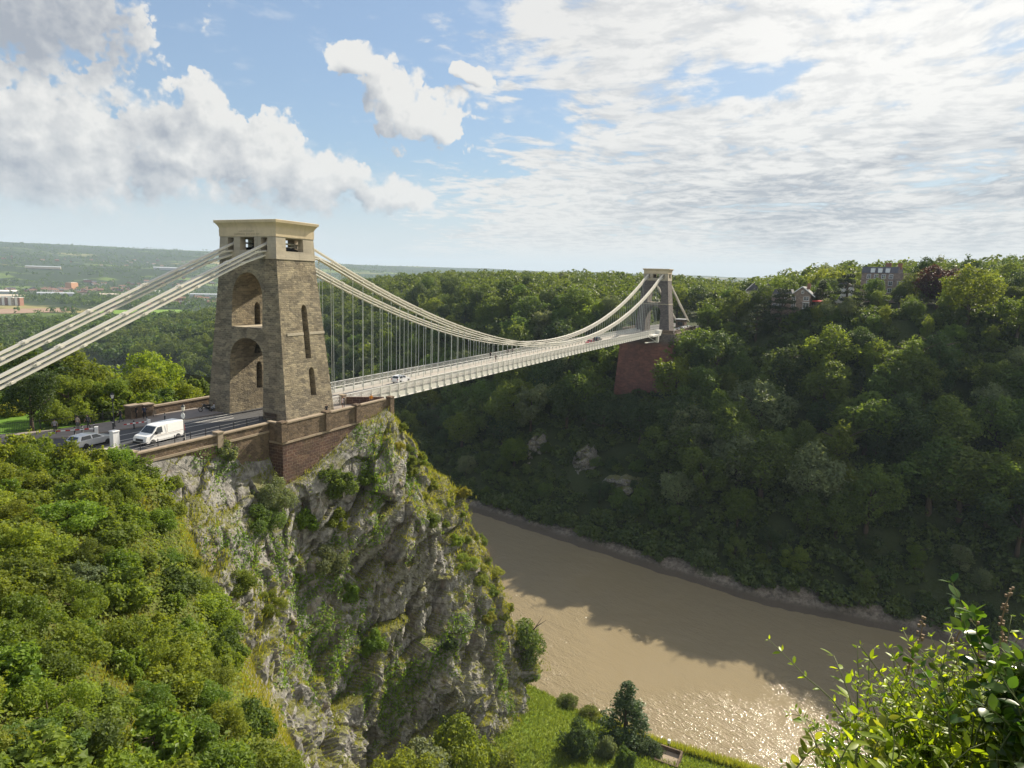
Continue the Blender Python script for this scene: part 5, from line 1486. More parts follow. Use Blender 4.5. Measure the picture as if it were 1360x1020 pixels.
def car(loc, rz, paint, label, kind='hatch', scale=1.0, group=None):
    e = empty('parked_car' if kind == 'parked' else 'car', loc, rz); tag(e, label, 'car', group); e.scale = (scale,)*3
    if kind == 'estate':
        prof = [(-2.2, .28), (2.2, .28), (2.28, .55), (2.15, .82), (1.05, .98), (.25, 1.42), (-.6, 1.50), (-1.85, 1.42), (-2.25, .98), (-2.28, .55)]
        gl = dict(f=(1.02, .25), r=(-1.87, -2.23))
    else:
        prof = [(-1.95, .28), (1.95, .28), (2.05, .55), (1.95, .80), (.98, .97), (.25, 1.45), (-.5, 1.54), (-1.50, 1.46), (-1.98, .98), (-2.02, .55)]
        gl = dict(f=(.95, .25), r=(-1.52, -1.96))
    b, yw = body_loft(prof, .87, .64, .28, .95, 1.5)
    b.build('body', M[paint], e, bevel=.05, smooth=False)
    zt = 1.38; f0, f1 = gl['f']; r1, r0 = gl['r']
    for sg in (-1, 1):
        pts = [(f0-.30, sg*yw(1.0), 1.0), (f1-.15, sg*yw(zt), zt), (r1+.28, sg*yw(zt), zt), (r0+.42, sg*yw(1.0), 1.0)]
        mid = (pts[0][0]+pts[3][0])/2
        panel('side_window', [pts[0], pts[1], (mid+.08, sg*yw(zt), zt), (mid+.08, sg*yw(1.0), 1.0)], M['glass'], e, (0, sg, .3))
        panel('side_window', [(mid-.06, sg*yw(1.0), 1.0), (mid-.06, sg*yw(zt), zt), pts[2], pts[3]], M['glass'], e, (0, sg, .3))
        panel('headlight', [(prof[2][0]-.03, sg*.80, .62), (prof[3][0]+.01, sg*.78, .78), (prof[3][0]+.01, sg*.45, .78), (prof[2][0]-.03, sg*.45, .62)], M['lamp'], e, (1, 0, .2))
        panel('tail_light', [(prof[-1][0]+.0, sg*.82, .72), (prof[-2][0]-.0, sg*.80, .96), (prof[-2][0], sg*.60, .96), (prof[-1][0], sg*.60, .72)], M['tail'], e, (-1, 0, .2))
    panel('windscreen', [(f0, -.74, 1.0), (f1+.05, -.58, 1.40), (f1+.05, .58, 1.40), (f0, .74, 1.0)], M['glass'], e, (1, 0, 1))
    panel('rear_window', [(r0+.02, -.70, 1.02), (r1-.05, -.56, 1.38), (r1-.05, .56, 1.38), (r0+.02, .70, 1.02)], M['glass'], e, (-1, 0, 1))
    MB().box((prof[2][0]-.02, 0, .42), (.12, 1.5, .14)).build('bumper', M['dark'], e)
    for x in (1.28, -1.28):
        for y in (-.80, .80): wheel(e, x, y, .31)
    return e
def van(loc, rz, label):
    e = empty('van', loc, rz); tag(e, label, 'van')
    prof = [(-2.65, .32), (2.5, .32), (2.66, .55), (2.62, .90), (2.45, 1.12), (1.78, 1.32), (1.02, 2.05), (.6, 2.16), (-2.45, 2.16), (-2.62, 2.05)]
    b, yw = body_loft(prof, .98, .82, .32, 1.25, 2.16)
    b.build('body', M['white'], e, bevel=.06)
    panel('windscreen', [(1.74, -.84, 1.37), (1.08, -.74, 1.99), (1.08, .74, 1.99), (1.74, .84, 1.37)], M['glass'], e, (1, 0, 1))
    for sg in (-1, 1):
        panel('side_window', [(1.45, sg*yw(1.3), 1.30), (1.45, sg*yw(1.55), 1.50), (.98, sg*yw(1.95), 1.93), (.42, sg*yw(1.95), 1.93), (.42, sg*yw(1.3), 1.30)], M['glass'], e, (0, sg, .2))
        panel('headlight', [(2.645, sg*.92, .86), (2.48, sg*.92, 1.10), (2.48, sg*.60, 1.10), (2.645, sg*.60, .86)], M['lamp'], e, (1, 0, .3))
        MB().box((1.35, sg*1.10, 1.38), (.14, .20, .28)).build('mirror', M['dark'], e)
        MB().box((-.55, sg*.985, 1.05), (3.6, .012, .035)).box((-.2, sg*.935, 1.62), (.02, .03, .9)).build('side_trim', M['coping'], e)
        panel('tail_light', [(-2.655, sg*.95, .85), (-2.635, sg*.90, 1.55), (-2.635, sg*.78, 1.55), (-2.655, sg*.80, .85)], M['tail'], e, (-1, 0, 0))
    panel('grille', [(2.668, -.55, .60), (2.635, -.55, .86), (2.635, .55, .86), (2.668, .55, .60)], M['dark'], e, (1, 0, .2))
    MB().box((2.62, 0, .42), (.22, 1.86, .24)).build('bumper', M['dark'], e)
    for x in (1.72, -1.65):
        for y in (-.88, .88): wheel(e, x, y, .35, .22)
    return e
van((-19.2, -2.9, .01), PI+.10, 'white panel van facing away from the tower on the near road')
car((-24.3, 1.4, .01), .13, 'silver', 'silver estate car behind the white pillar on the near road', 'estate')
car((31.0, .2, .22), .0, 'white', 'small white car driving along the near part of the bridge', 'hatch', .95)
car((129.0, -1.2, .22), PI, 'redpaint', 'tiny red car far along the bridge, behind the dark car')
car((143.0, 1.2, .16), .0, 'darkpaint', 'tiny dark car far along the bridge, nearest the far tower')
for k, (x, y, rz) in enumerate(((226.5, -8.6, 1.4), (232.0, -8.4, 1.5), (238.5, -8.2, 1.45))):
    car((x, y, .01), rz, ['white', 'white', 'silver'][k], ['white parked car beside the far tower', 'second white parked car a little beyond the far tower', 'silver parked car under the far end of the chain'][k], 'parked')
# white slatted barrier panels behind the far tower
fb = empty('white_fence', (236, -10.0, 0)); tag(fb, 'white slatted fence on the edge beyond the far tower', 'fence')
b = MB()
for k in range(4): b.box((0, 0, .35+.28*k), (17, .05, .14))
b.build('slat_panel', M['white'], fb)
for x in np.arange(-8.4, 8.5, 2.4): MB().box((x, .06, .65), (.12, .08, 1.3)).build('post', M['white'], fb)
tl = empty('toll_house', (246, -4.5, 0)); tag(tl, 'low pale flat-roofed toll house beyond the far tower', 'building')
MB().box((0, 0, 1.9), (5.5, 4.0, 3.8)).build('wall', M['parapet'], tl, uv=True)
MB().box((0, 0, 3.95), (6.3, 4.8, .28)).build('roof', M['white'], tl)
MB().box((-2.77, 0, 1.9), (.06, 2.2, 1.6)).build('window', M['glass'], tl)

# ================================================================== street furniture
def lamp_post(loc, label, sign=False):
    e = empty('street_lamp', loc); tag(e, label, 'street lamp')
    MB().tube([(0, 0, -.1), (0, 0, .12), (0, 0, .14), (0, 0, .9), (0, 0, .95), (0, 0, 3.5)], [.20, .19, .13, .11, .06, .045], 10).build('post', M['dark'], e, smooth=True)
    MB().tube([(0, 0, 3.5), (0, 0, 3.58), (0, 0, 3.95), (0, 0, 3.97)], [.10, .13, .21, .21], 8).build('lantern', M['lamp'], e)
    MB().tube([(0, 0, 3.97), (0, 0, 4.03), (0, 0, 4.18), (0, 0, 4.32)], [.24, .22, .07, .02], 8).build('lantern_cap', M['dark'], e)
    MB().bar((-.32, 0, 3.25), (.32, 0, 3.25), .03, .03).build('ladder_bar', M['dark'], e)
    if sign:
        MB().tube([(-.06, -.02, 2.95), (-.10, -.02, 2.95)], [.33, .33], 20).build('sign_plate', M['white'], e)
    return e
lamp_post((-17.84, -5.25, .12), 'black street lamp with a round white plate, beside the white van', True)
lamp_post((-17.8, 7.7, .12), 'black street lamp on the far pavement in front of the low bright trees')
rgs = random.Random(4)
bol = [(-22.9, 6.9), (-22.0, 7.0), (-20.5, 7.2), (-17.3, 4.6), (-15.0, 5.5), (-12.5, 5.6), (-18.6, 6.6)]
BL = ['first black bollard at the left end of the pavement', 'second black bollard from the left end of the pavement', 'third black bollard from the left end of the pavement', 'black bollard on the kerb behind the van roof',
      'black bollard on the kerb between the van and the pier', 'black bollard on the kerb nearest the tower', 'black bollard at the foot of the left street lamp']
bm0 = MB().tube([(0, 0, 0), (0, 0, .08), (0, 0, .1), (0, 0, .85), (0, 0, .88), (0, 0, .95), (0, 0, 1.0), (0, 0, 1.08)], [.13, .13, .085, .07, .095, .095, .06, .02], 10).mesh('bollard', [M['dark']], smooth=True)
bm1 = MB().tube([(0, 0, .78), (0, 0, .85)], [.098, .098], 10).mesh('band', [M['white']])
for (x, y), l in zip(bol, BL):
    o = tag(link('bollard', bm0, None, (x, y, .12)), l, 'bollard', 'bollards along the far pavement'); link('band', bm1, o)
# railing along the road edge: posts and two rails
rl = empty('road_railing', (-16.5, -5.4, .12)); tag(rl, 'black post railing with two pale rails along the road edge by the van', 'railing')
rp = [(-25.6+2.05*k, -5.95+.06*k) for k in range(10)]
for x, y in rp:
    MB().tube([(0, 0, 0), (0, 0, .95), (0, 0, 1.0), (0, 0, 1.08)], [.05, .045, .065, .02], 8).build('post', M['dark'], rl, (x+16.5, y+5.4, 0))
for z_ in (.55, .92):
    b = MB()
    for a, c in zip(rp[:-1], rp[1:]): b.bar((a[0]+16.5, a[1]+5.4, z_), (c[0]+16.5, c[1]+5.4, z_), .045, .05)
    b.build('rail', M['rim'], rl)
# iron fence beyond the pavement
fe = empty('iron_fence', (-20, 11, .1)); tag(fe, 'black iron railing fence between the far pavement and the trees', 'fence')
fp = [(-14.2, 10.9), (-17, 11.2), (-20, 11.7), (-23.5, 12.7), (-27, 14.7), (-31, 17.1), (-36, 20.3), (-42, 24.3)]
bars = MB(); rails = MB()
for (x0, y0), (x1, y1) in zip(fp[:-1], fp[1:]):
    L = math.hypot(x1-x0, y1-y0); n = int(L/.16)
    for k in range(n):
        t = k/n; bars.tube([(x0+(x1-x0)*t+20, y0+(y1-y0)*t-11, .05), (x0+(x1-x0)*t+20, y0+(y1-y0)*t-11, 1.25)], .013, 4, cap=False)
    for z_ in (.15, 1.12): rails.bar((x0+20, y0-11, z_), (x1+20, y1-11, z_), .03, .05)
bars.build('bars', M['dark'], fe); rails.build('rail', M['dark'], fe)
for x, y in fp: MB().box((x+20, y-11, .7), (.07, .07, 1.4)).build('post', M['dark'], fe)
# white pillar with barrier arm, second arm, bench, board
tb = empty('barrier_pillar', (-23.3, -1.15, .13)); tag(tb, 'plain white pillar standing on the traffic island in front of the silver car', 'pillar')
MB().rects([(0, .36, .34), (1.55, .34, .32), (1.6, .40, .38), (1.68, .40, .38), (1.72, .34, .32)]).build('pillar', M['white'], tb)
MB().box((.36, 0, 1.1), (.02, .34, .36)).build('panel', M['rim'], tb)
def barrier(loc, rz, L, label):
    e = empty('barrier_arm', loc, rz); tag(e, label, 'barrier')
    MB().box((0, 0, .5), (.34, .3, 1.0)).box((0, 0, 1.04), (.40, .36, .08)).build('cabinet', M['white'], e)
    b = MB(); n = 8
    for k in range(n): b.box((.25+L*(k+.5)/n, .2, .92), (L/n, .06, .12), mi=k % 2)
    b.build('arm', [M['white'], M['tail']], e)
barrier((-21.4, 5.3, .0), 2.55, 3.6, 'red and white barrier arm at the left of the road behind the silver car')
barrier((-15.8, 4.0, .0), 2.9, 2.6, 'short pale barrier arm across the road behind the van')
bn = empty('bench', (-5.15, -4.95, .125), PI/2); tag(bn, 'wooden bench against the foot of the near tower', 'bench')
MB().box((0, .0, .45), (2.1, .5, .06)).build('seat', M['bark'], bn)
MB().box((0, -.26, .78), (2.1, .06, .45)).build('backrest', M['bark'], bn)
for x in (-.9, .9):
    MB().box((x, .16, .22), (.07, .07, .42)).build('leg', M['dark'], bn); MB().box((x, -.2, .22), (.07, .07, .42)).build('leg', M['dark'], bn)
sg = empty('warning_board', (-11.6, 8.9, .12), .3); tag(sg, 'small pale triangular board standing on the pavement by the stone pier', 'sign')
MB().prism([(-.42, .32), (.42, .32), (.0, 1.12)], 'y', -.02, .02).build('board', M['coping'], sg)
for x in (-.25, .25): MB().tube([(x, 0, 0), (x*.8, 0, .4)], .025, 6).build('leg', M['dark'], sg)
mb = empty('motorbike', (-5.6, 6.6, .12), 2.6); tag(mb, 'dark parked motorbike against the tower foot left of the arch', 'motorbike')
for x in (-.65, .65):
    wv = MB(); wv.loft([[(rr*math.cos(a), yy, rr*math.sin(a)) for a in np.linspace(0, 2*PI, 18, endpoint=False)] for rr, yy in ((.22, -.05), (.31, -.05), (.31, .05), (.22, .05), (.22, -.05))], cap=False)
    wv.build('wheel', M['tyre'], mb, (x, 0, .31), smooth=True)
MB().tube([(-.6, 0, .34), (-.15, 0, .5), (.3, 0, .78), (.62, 0, .34)], [.06, .16, .15, .05], 8).build('frame', M['dark'], mb, smooth=True)
MB().tube([(-.62, 0, .82), (-.3, 0, .82), (.0, 0, .84), (.28, 0, .95)], [.10, .14, .13, .15], 8).build('seat', M['dark'], mb, smooth=True)
MB().tube([(.42, -.33, 1.05), (.45, 0, 1.08), (.42, .33, 1.05)], .025, 6).build('handlebar', M['rim'], mb)

# ================================================================== people
BONES = {}
def person_mesh(pose):
    """one continuous body grown over a posed skeleton, hands with five fingers"""
    st = dict(hip=(0, 0, .92), chest=(0, 0, 1.30), neck=(0.01, 0, 1.50), head=(.03, 0, 1.66))
    vs, es, rd = [], [], []
    def v(p, r, par=None):
        vs.append(tuple(p)); rd.append(r)
        if par is not None: es.append((par, len(vs)-1))
        return len(vs)-1
    lean = pose.get('lean', 0); sit = pose.get('sit', False)
    hz = .50 if sit else .93
    P0 = v((0, 0, hz), (.135, .115)); sp = v((.01+lean*.2, 0, hz+.20), (.125, .10), P0)
    ch_ = v((lean*.5, 0, hz+.40), (.155, .105), sp); nk = v((lean*.8+.01, 0, hz+.575), (.055, .055), ch_)
    h1 = v((lean+.03, 0, hz+.66), (.075, .085), nk); h2 = v((lean+.03, 0, hz+.745), (.078, .095), h1); v((lean+.02, 0, hz+.80), (.05, .06), h2)
    for s in (-1, 1):
        sh_ = v((lean*.6, s*.19, hz+.50), (.062, .062), ch_)
        A = pose['armL' if s > 0 else 'armR']
        e1 = v((lean*.6+A[0][0], s*(.23+A[0][1]), hz+.50+A[0][2]), (.043, .043), sh_)
        w1 = v((lean*.6+A[1][0], s*(.23+A[1][1]), hz+.50+A[1][2]), (.028, .030), e1)
        dr = (Vector(vs[w1])-Vector(vs[e1])).normalized()
        pm = v(Vector(vs[w1])+dr*.07, (.018, .034), w1)
        side = Vector((dr.z, 0, -dr.x)) if abs(dr.z) > .3 else Vector((0, 0, 1))
        side = (side-dr*side.dot(dr)).normalized()
        for k, ln in enumerate((.068, .078, .072, .055)):
            b0 = Vector(vs[pm])+side*(.030-.020*k)+dr*.012
            f0 = v(b0, (.009, .009), pm); f1 = v(b0+dr*ln*.55, (.0085, .0085), f0); v(b0+dr*ln*.95+Vector((.012, -s*.012, 0)), (.007, .007), f1)
        t0 = v(Vector(vs[w1])+dr*.03+side*.035, (.010, .010), w1); v(Vector(vs[t0])+dr*.035+side*.025, (.0085, .0085), t0)
        Lg = pose['legL' if s > 0 else 'legR']
        hp = v((0, s*.095, hz-.04), (.095, .092), P0)
        kn = v((Lg[0][0], s*.10, hz-.04+Lg[0][1]), (.060, .062), hp)
        mid = v(((Lg[0][0]*.62+Lg[1][0]*.38), s*.105, hz-.04+Lg[0][1]*.62+Lg[1][1]*.38), (.056, .058), kn)
        an = v((Lg[1][0], s*.10, hz-.04+Lg[1][1]), (.038, .040), mid)
        hl = v((Lg[1][0]-.03, s*.10, hz-.04+Lg[1][1]-.055), (.036, .034), an)
        v((Lg[1][0]+.16, s*.115, hz-.04+Lg[1][1]-.065), (.038, .026), hl)
    me = bpy.data.meshes.new('body'); me.from_pydata(vs, es, [])
    o = link('body', me); sk = o.modifiers.new('s', 'SKIN'); su = o.modifiers.new('d', 'SUBSURF'); su.levels = 1
    for i, q in enumerate(me.skin_vertices[0].data): q.radius = rd[i]; q.use_root = (i == 0)
    dg = bpy.context.evaluated_depsgraph_get()
    m2 = bpy.data.meshes.new_from_object(o.evaluated_get(dg)); bpy.data.objects.remove(o)
    m2.name = 'body'; m2.materials.clear()
    for k in range(4): m2.materials.append(M['skin'])
    sleeves = pose.get('sleeve', .30)
    for p in m2.polygons:
        c = p.center; p.use_smooth = True; z_ = c.z-hz
        if z_ > .545: i = 0
        elif z_ > .03 and abs(c.y) < .20: i = 1
        elif abs(c.y) > .20 or (z_ > .0 and abs(c.y) > .17):
            i = 1 if z_ > .50-sleeves else 0
        else: i = 2
        if c.z < .085: i = 3
        elif i == 2 and c.z < pose.get('hem', .1): i = 0
        p.material_index = i
    # head shape: nose, chin and ears on the head, and hair as a cap of its own
    b = MB(); hx0, hz0 = lean+.03, hz+.70
    secs = []
    for k in range(7):
        t = k/6; ang = t*PI*.62
        rr = .108*math.sin(ang)+.002; zz2 = .122*math.cos(ang)
        secs.append([(hx0-.012+rr*1.05*math.cos(a)*(1 if math.cos(a) < .2 else .86-.25*t), rr*.92*math.sin(a), hz0+zz2+(.0 if math.cos(a) < .3 else .02*t)) for a in np.linspace(0, 2*PI, 14, endpoint=False)])
    hair = b.loft(secs).mesh('hair', [M['hair']], smooth=True)
    fb_ = MB(); fb_.loft([[(hx0+.085, -.012, hz0+.02), (hx0+.085, .012, hz0+.02), (hx0+.078, 0, hz0+.03)], [(hx0+.112, -.015, hz0-.022), (hx0+.112, .015, hz0-.022), (hx0+.09, 0, hz0-.028)]])
    for s in (-1, 1): fb_.box((hx0-.005, s*.088, hz0-.005), (.035, .018, .055))
    face = fb_.mesh('nose_and_ears', [M['skin']], smooth=True)
    ey = MB()
    for s in (-1, 1): ey.box((hx0+.082, s*.032, hz0+.012), (.012, .020, .010))
    ey.box((hx0+.085, 0, hz0-.055), (.012, .042, .008))
    return m2, hair, face, ey.mesh('eyes_and_mouth', [M['void']])
POSES = {
 'stand': dict(armL=((.02, .03, -.28), (.08, .03, -.52)), armR=((-.02, .03, -.28), (.05, .04, -.53)), legL=((.02, -.40), (0, -.82)), legR=((.01, -.40), (-.03, -.82))),
 'walk': dict(lean=.05, armL=((-.10, .02, -.27), (-.08, .03, -.52)), armR=((.10, .02, -.27), (.22, .02, -.48)), legL=((.20, -.36), (.24, -.80)), legR=((-.06, -.41), (-.32, -.76))),
 'summer': dict(hem=.52, sleeve=.12, lean=.02, armL=((.02, .05, -.27), (.16, .0, -.45)), armR=((-.02, .05, -.28), (.03, .06, -.53)), legL=((.05, -.40), (.04, -.82)), legR=((-.02, -.41), (-.12, -.81))),
 'raise': dict(lean=.02, sleeve=.2, armL=((.12, .06, -.16), (.22, -.02, .10)), armR=((.0, .05, -.28), (.06, .05, -.52)), legL=((.02, -.40), (0, -.82)), legR=((.01, -.40), (-.03, -.82))),
 'sit': dict(sit=True, lean=.10, armL=((.10, .03, -.25), (.30, -.04, -.30)), armR=((.10, .03, -.25), (.30, -.04, -.30)), legL=((.42, .04), (.40, -.38)), legR=((.42, .03), (.46, -.38))),
}
PM = {k: person_mesh(p) for k, p in POSES.items()}
CLO = {}
def cloth(c):
    if c not in CLO: CLO[c] = simple('cloth', c, .85, var=.1)
    return CLO[c]
def person(loc, rz, pose, top, leg, label, scale=1.0, shoe=(.03, .03, .03), haircol=None):
    e = empty('person', loc, rz); tag(e, label, 'person'); e.scale = (scale,)*3
    me, hair, face, eyes = PM[pose]
    o = link('body', me, e)
    for k, mt_ in enumerate((M['skin'], cloth(top), cloth(leg), cloth(shoe))):
        o.material_slots[k].link = 'OBJECT'; o.material_slots[k].material = mt_
    h_ = link('hair', hair, o); link('face', face, o); link('eyes_and_mouth', eyes, o)
    if haircol: h_.material_slots[0].link = 'OBJECT'; h_.material_slots[0].material = cloth(haircol)
    return e
BK, NV_, GY_ = (.025, .025, .03), (.03, .04, .08), (.12, .12, .13)
person((-15.9, 9.3, .12), 2.9, 'walk', BK, NV_, 'person in black walking on the pavement right of the left street lamp')
person((-13.6, 9.75, .12), 3.4, 'stand', BK, BK, 'person all in black standing by the fence left of the stone pier')
person((-13.1, 8.7, .12), 1.2, 'walk', NV_, BK, 'person in navy standing just left of the stone pier')
person((-21.1, 9.4, .12), .4, 'stand', (.42, .36, .30), GY_, 'person in a beige top standing at the left of the pavement')
person((-20.1, 9.0, .12), 3.3, 'walk', GY_, BK, 'person in grey walking at the left of the pavement')
person((-23.6, 9.5, .12), 1.0, 'stand', (.30, .28, .30), BK, 'person in light grey at the far left end of the pavement')
person((-4.95, 5.6, .05), 2.4, 'sit', (.40, .42, .46), BK, 'person in pale grey sitting low at the left foot of the tower')
person((6.6, -7.2, .10), 2.6, 'summer', (.72, .66, .70), (.10, .09, .10), 'person in a white top and dark shorts on the terrace right of the tower', haircol=(.10, .06, .03))
person((7.4, -6.7, .10), 3.4, 'raise', (.05, .05, .06), BK, 'person in black with one arm raised behind the white-topped person')
person((1.2, -9.05, .10), 4.4, 'stand', BK, BK, 'person in black leaning by the parapet under the slit windows')
person((11.0, -8.9, .10), 4.2, 'stand', (.70, .26, .02), GY_, 'person in an orange top at the end of the terrace parapet')
person((72.5, 4.0, .42), 2.9, 'walk', BK, BK, 'lone dark figure walking on the far footway of the bridge, nearest the near tower')
person((82.0, 4.1, .42), .2, 'walk', (.10, .05, .05), BK, 'left one of two dark figures side by side on the bridge footway')
person((84.4, 4.0, .42), .1, 'walk', (.16, .05, .04), BK, 'right one of two dark figures side by side on the bridge footway')
person((69.5, .9, .24), .0, 'walk', (.16, .13, .12), BK, 'figure on the roadway of the bridge below the other walkers')

# ================================================================== houses of the far rim
M['roof_slate'] = simple('roof_slate', (.10, .10, .115), .8, var=.25, scale=2)
M['housestone'] = masonry('house_stone', (.33, .25, .21), (.26, .20, .175), (.30, .26, .23), .5, .22, .02, .3, (.2, .16, .14), .3)
M['brick_red'] = simple('house_brick', (.26, .13, .09), .9, var=.25, scale=.3)
M['render_w'] = simple('white_render', (.66, .65, .62), .8, var=.08)
M['render_b'] = simple('pale_render', (.48, .42, .34), .8, var=.12, scale=.2)
M['roof_tile'] = simple('roof_tile', (.22, .12, .085), .85, var=.3, scale=.4)
M['shed'] = simple('shed_metal', (.36, .38, .40), .5, var=.1, scale=.05)
def window(parent, c, w, h, face, mullion=True):
    """a framed window: face is the outward axis 'x' or 'y' with sign"""
    ax, sgn = face
    def bx(u, z, du, dz__, dep, off):
        return ((c[0]+sgn*off, c[1]+u, c[2]+z), (dep, du, dz__)) if ax == 'x' else ((c[0]+u, c[1]+sgn*off, c[2]+z), (du, dep, dz__))
    b = MB()
    for u, z, du, dz__ in ((-w/2, 0, .14, h+.14), (w/2, 0, .14, h+.14), (0, h/2, w, .14), (0, -h/2, w, .16)): b.box(*bx(u, z, du, dz__, .16, .05))
    if mullion: b.box(*bx(0, 0, .08, h, .12, .05)); b.box(*bx(0, h*.12, w, .07, .11, .05))
    wnd = b.build('window', M['white'], parent)
    MB().box(*bx(0, 0, w-.1, h-.1, .06, .02)).build('pane', M['glass'], wnd)
g_z = 11.0
gh = empty('gabled_house', (228, -57, g_z+.8), R(-5)); gh.scale = (.82, .82, .82); tag(gh, 'brown stone house with a white-edged gable and bay windows, behind the dark cedar', 'house')
MB().box((0, 5.0, 0.3), (9.0, 18, 12.6)).build('wall', M['housestone'], gh, uv=True)
MB().prism([(-9.0-.0+4.0, 6.6), (5.0, 6.6), (0, 10.6)], 'x', -4.5, 4.5).build('gable', M['housestone'], gh, uv=True)
for sgn in (-1, 1):
    MB().prism([(0, 10.95), (sgn*6.0, 6.1), (sgn*6.0, 5.85), (0, 10.62)], 'x', -5.2, 5.2).build('roof', M['roof_slate'], gh)
    MB().prism([(0, 11.05), (sgn*6.1, 6.12), (sgn*6.1, 5.68), (0, 10.55)], 'x', -5.32, -5.205).build('bargeboard', M['white'], gh)
MB().prism([(4.2, 6.6), (14, 6.6), (13, 9.3), (5.5, 9.3)], 'x', -4.2, 4.2).build('roof', M['roof_slate'], gh)
chm = MB().box((1.5, -2.0, 10.9), (1.0, 1.6, 2.6)).build('chimney', M['brick_red'], gh)
for y_ in (-2.3, -1.7): MB().box((1.5, y_, 12.5), (.35, .35, .6)).build('chimney_pot', M['brick_red'], chm)
for y_, z_, w_, h_ in ((-2.1, 1.6, 2.6, 2.6), (-2.1, 5.0, 2.4, 1.7), (3.6, 1.4, 1.9, 2.2), (3.6, 4.8, 1.6, 1.6), (10.6, .9, 5.2, 1.8), (7.2, 4.4, 1.6, 1.6), (-.2, 8.1, 1.0, 1.3)):
    window(gh, (-4.52, y_, z_), w_, h_, ('x', -1))
MB().box((-5.0, -2.1, .1), (1.1, 3.2, .5)).box((-5.0, -2.1, 3.2), (1.1, 3.2, .25)).build('bay_window_sill', M['white'], gh)
MB().prism([(-5.6, 3.9), (-3.4, 4.5), (-3.4, 4.4), (-5.6, 3.75)], 'y', -9.8, -5.0).build('awning', M['tail'], gh)
MB().box((-2, -7.4, 0.0), (3.2, 4.4, 8.2)).build('porch', M['housestone'], gh, uv=True)
tz = 17.0
th_ = empty('terrace_house', (282, -90, tz), R(-14)); tag(th_, 'tall grey four-storey house with rows of white windows on the far rim', 'house')
MB().box((0, 0, 4.4), (12, 21, 13.2)).build('wall', M['housestone'], th_, uv=True)
MB().box((-.6, -7.2, 3.2), (12.6, 7.0, 11)).build('wing', M['housestone'], th_, uv=True)
MB().prism([(-6.2, 11.0), (6.2, 11.0), (4.4, 13.8), (-4.4, 13.8)], 'y', -4.0, 10.7).build('roof', M['roof_slate'], th_)
MB().box((0, 1.0, 14.6), (1.1, 2.2, 2.2)).build('chimney', M['brick_red'], th_); MB().box((0, -3.6, 14.2), (1.1, 1.6, 2.8)).build('chimney', M['brick_red'], th_)
for r_, z_ in enumerate((-.2, 3.2, 6.4, 9.4)):
    for y_ in (-1.6, 1.4, 4.4, 7.4):
        window(th_, (-6.02, y_, z_), 1.5, 1.9, ('x', -1))
    if r_ < 3:
        for y_ in (-9.2, -7.2, -5.2): window(th_, (-6.92, y_, z_), 1.3, 2.0, ('x', -1))
for y_ in (0, 3, 6): MB().box((-5.4, y_, 12.1), (1.6, 1.7, 1.9)).build('dormer', M['white'], th_)
MB().box((-7.2, -4, -2.0), (1.0, 30, .4)).build('garden_wall', M['coping'], th_)
rh = empty('slate_roofed_house', (258, -37, 10.5), R(10)); tag(rh, 'grey slate-roofed house half hidden by trees between far tower and gabled house', 'house')
MB().box((0, 0, 3.5), (9, 12, 9)).build('wall', M['render_b'], rh)
for k_, y_ in enumerate((-3.1, 3.1)):
    MB().prism([(y_-3.2, 7.8), (y_+3.2, 7.8), (y_, 11.2)], 'x', -4.9, 4.9).build('roof', M['roof_slate'], rh)
for y_ in (-3.1, 3.1):
    for z_ in (1.6, 5.2): window(rh, (-4.52, y_, z_), 1.7, 1.8, ('x', -1))
wh_ = empty('white_house', (268, -72, 14.5), R(-6)); tag(wh_, 'small white rendered house glimpsed between the cedars left of the tall house', 'house')
MB().box((0, 0, 3.2), (7, 7, 7.4)).build('wall', M['render_w'], wh_)
MB().prism([(-4, 6.9), (4, 6.9), (0, 9.4)], 'x', -3.9, 3.9).build('roof', M['roof_slate'], wh_)
for y_ in (-1.8, 1.8):
    for z_ in (1.8, 4.9): window(wh_, (-3.52, y_, z_), 1.4, 1.6, ('x', -1))
# ramp wall and rock faces low on the far bank
rwl = empty('ramp_wall', (163, 8, float(H(163, 8)))); tag(rwl, 'pale sloping masonry ramp wall low on the far bank under the bridge', 'wall')
b = MB()
b.loft([[(164-163, y_-8, z_-float(H(163, 8))-5), (165.2-163, y_-8, z_-float(H(163, 8))-5), (165.2-163, y_-8, z_-float(H(163, 8))), (164-163, y_-8, z_-float(H(163, 8)))] for y_, z_ in ((24, -67.8), (14, -62.5), (3, -57.0))])
b.build('wall', M['parapet'], rwl, uv=True)
MB().loft([[(163.8-163, y_-8, z_-float(H(163, 8))), (165.5-163, y_-8, z_-float(H(163, 8))), (165.5-163, y_-8, z_-float(H(163, 8))+.35), (163.8-163, y_-8, z_-float(H(163, 8))+.35)] for y_, z_ in ((24, -67.8), (14, -62.5), (3, -57.0))]).build('coping', M['coping'], rwl, uv=True)
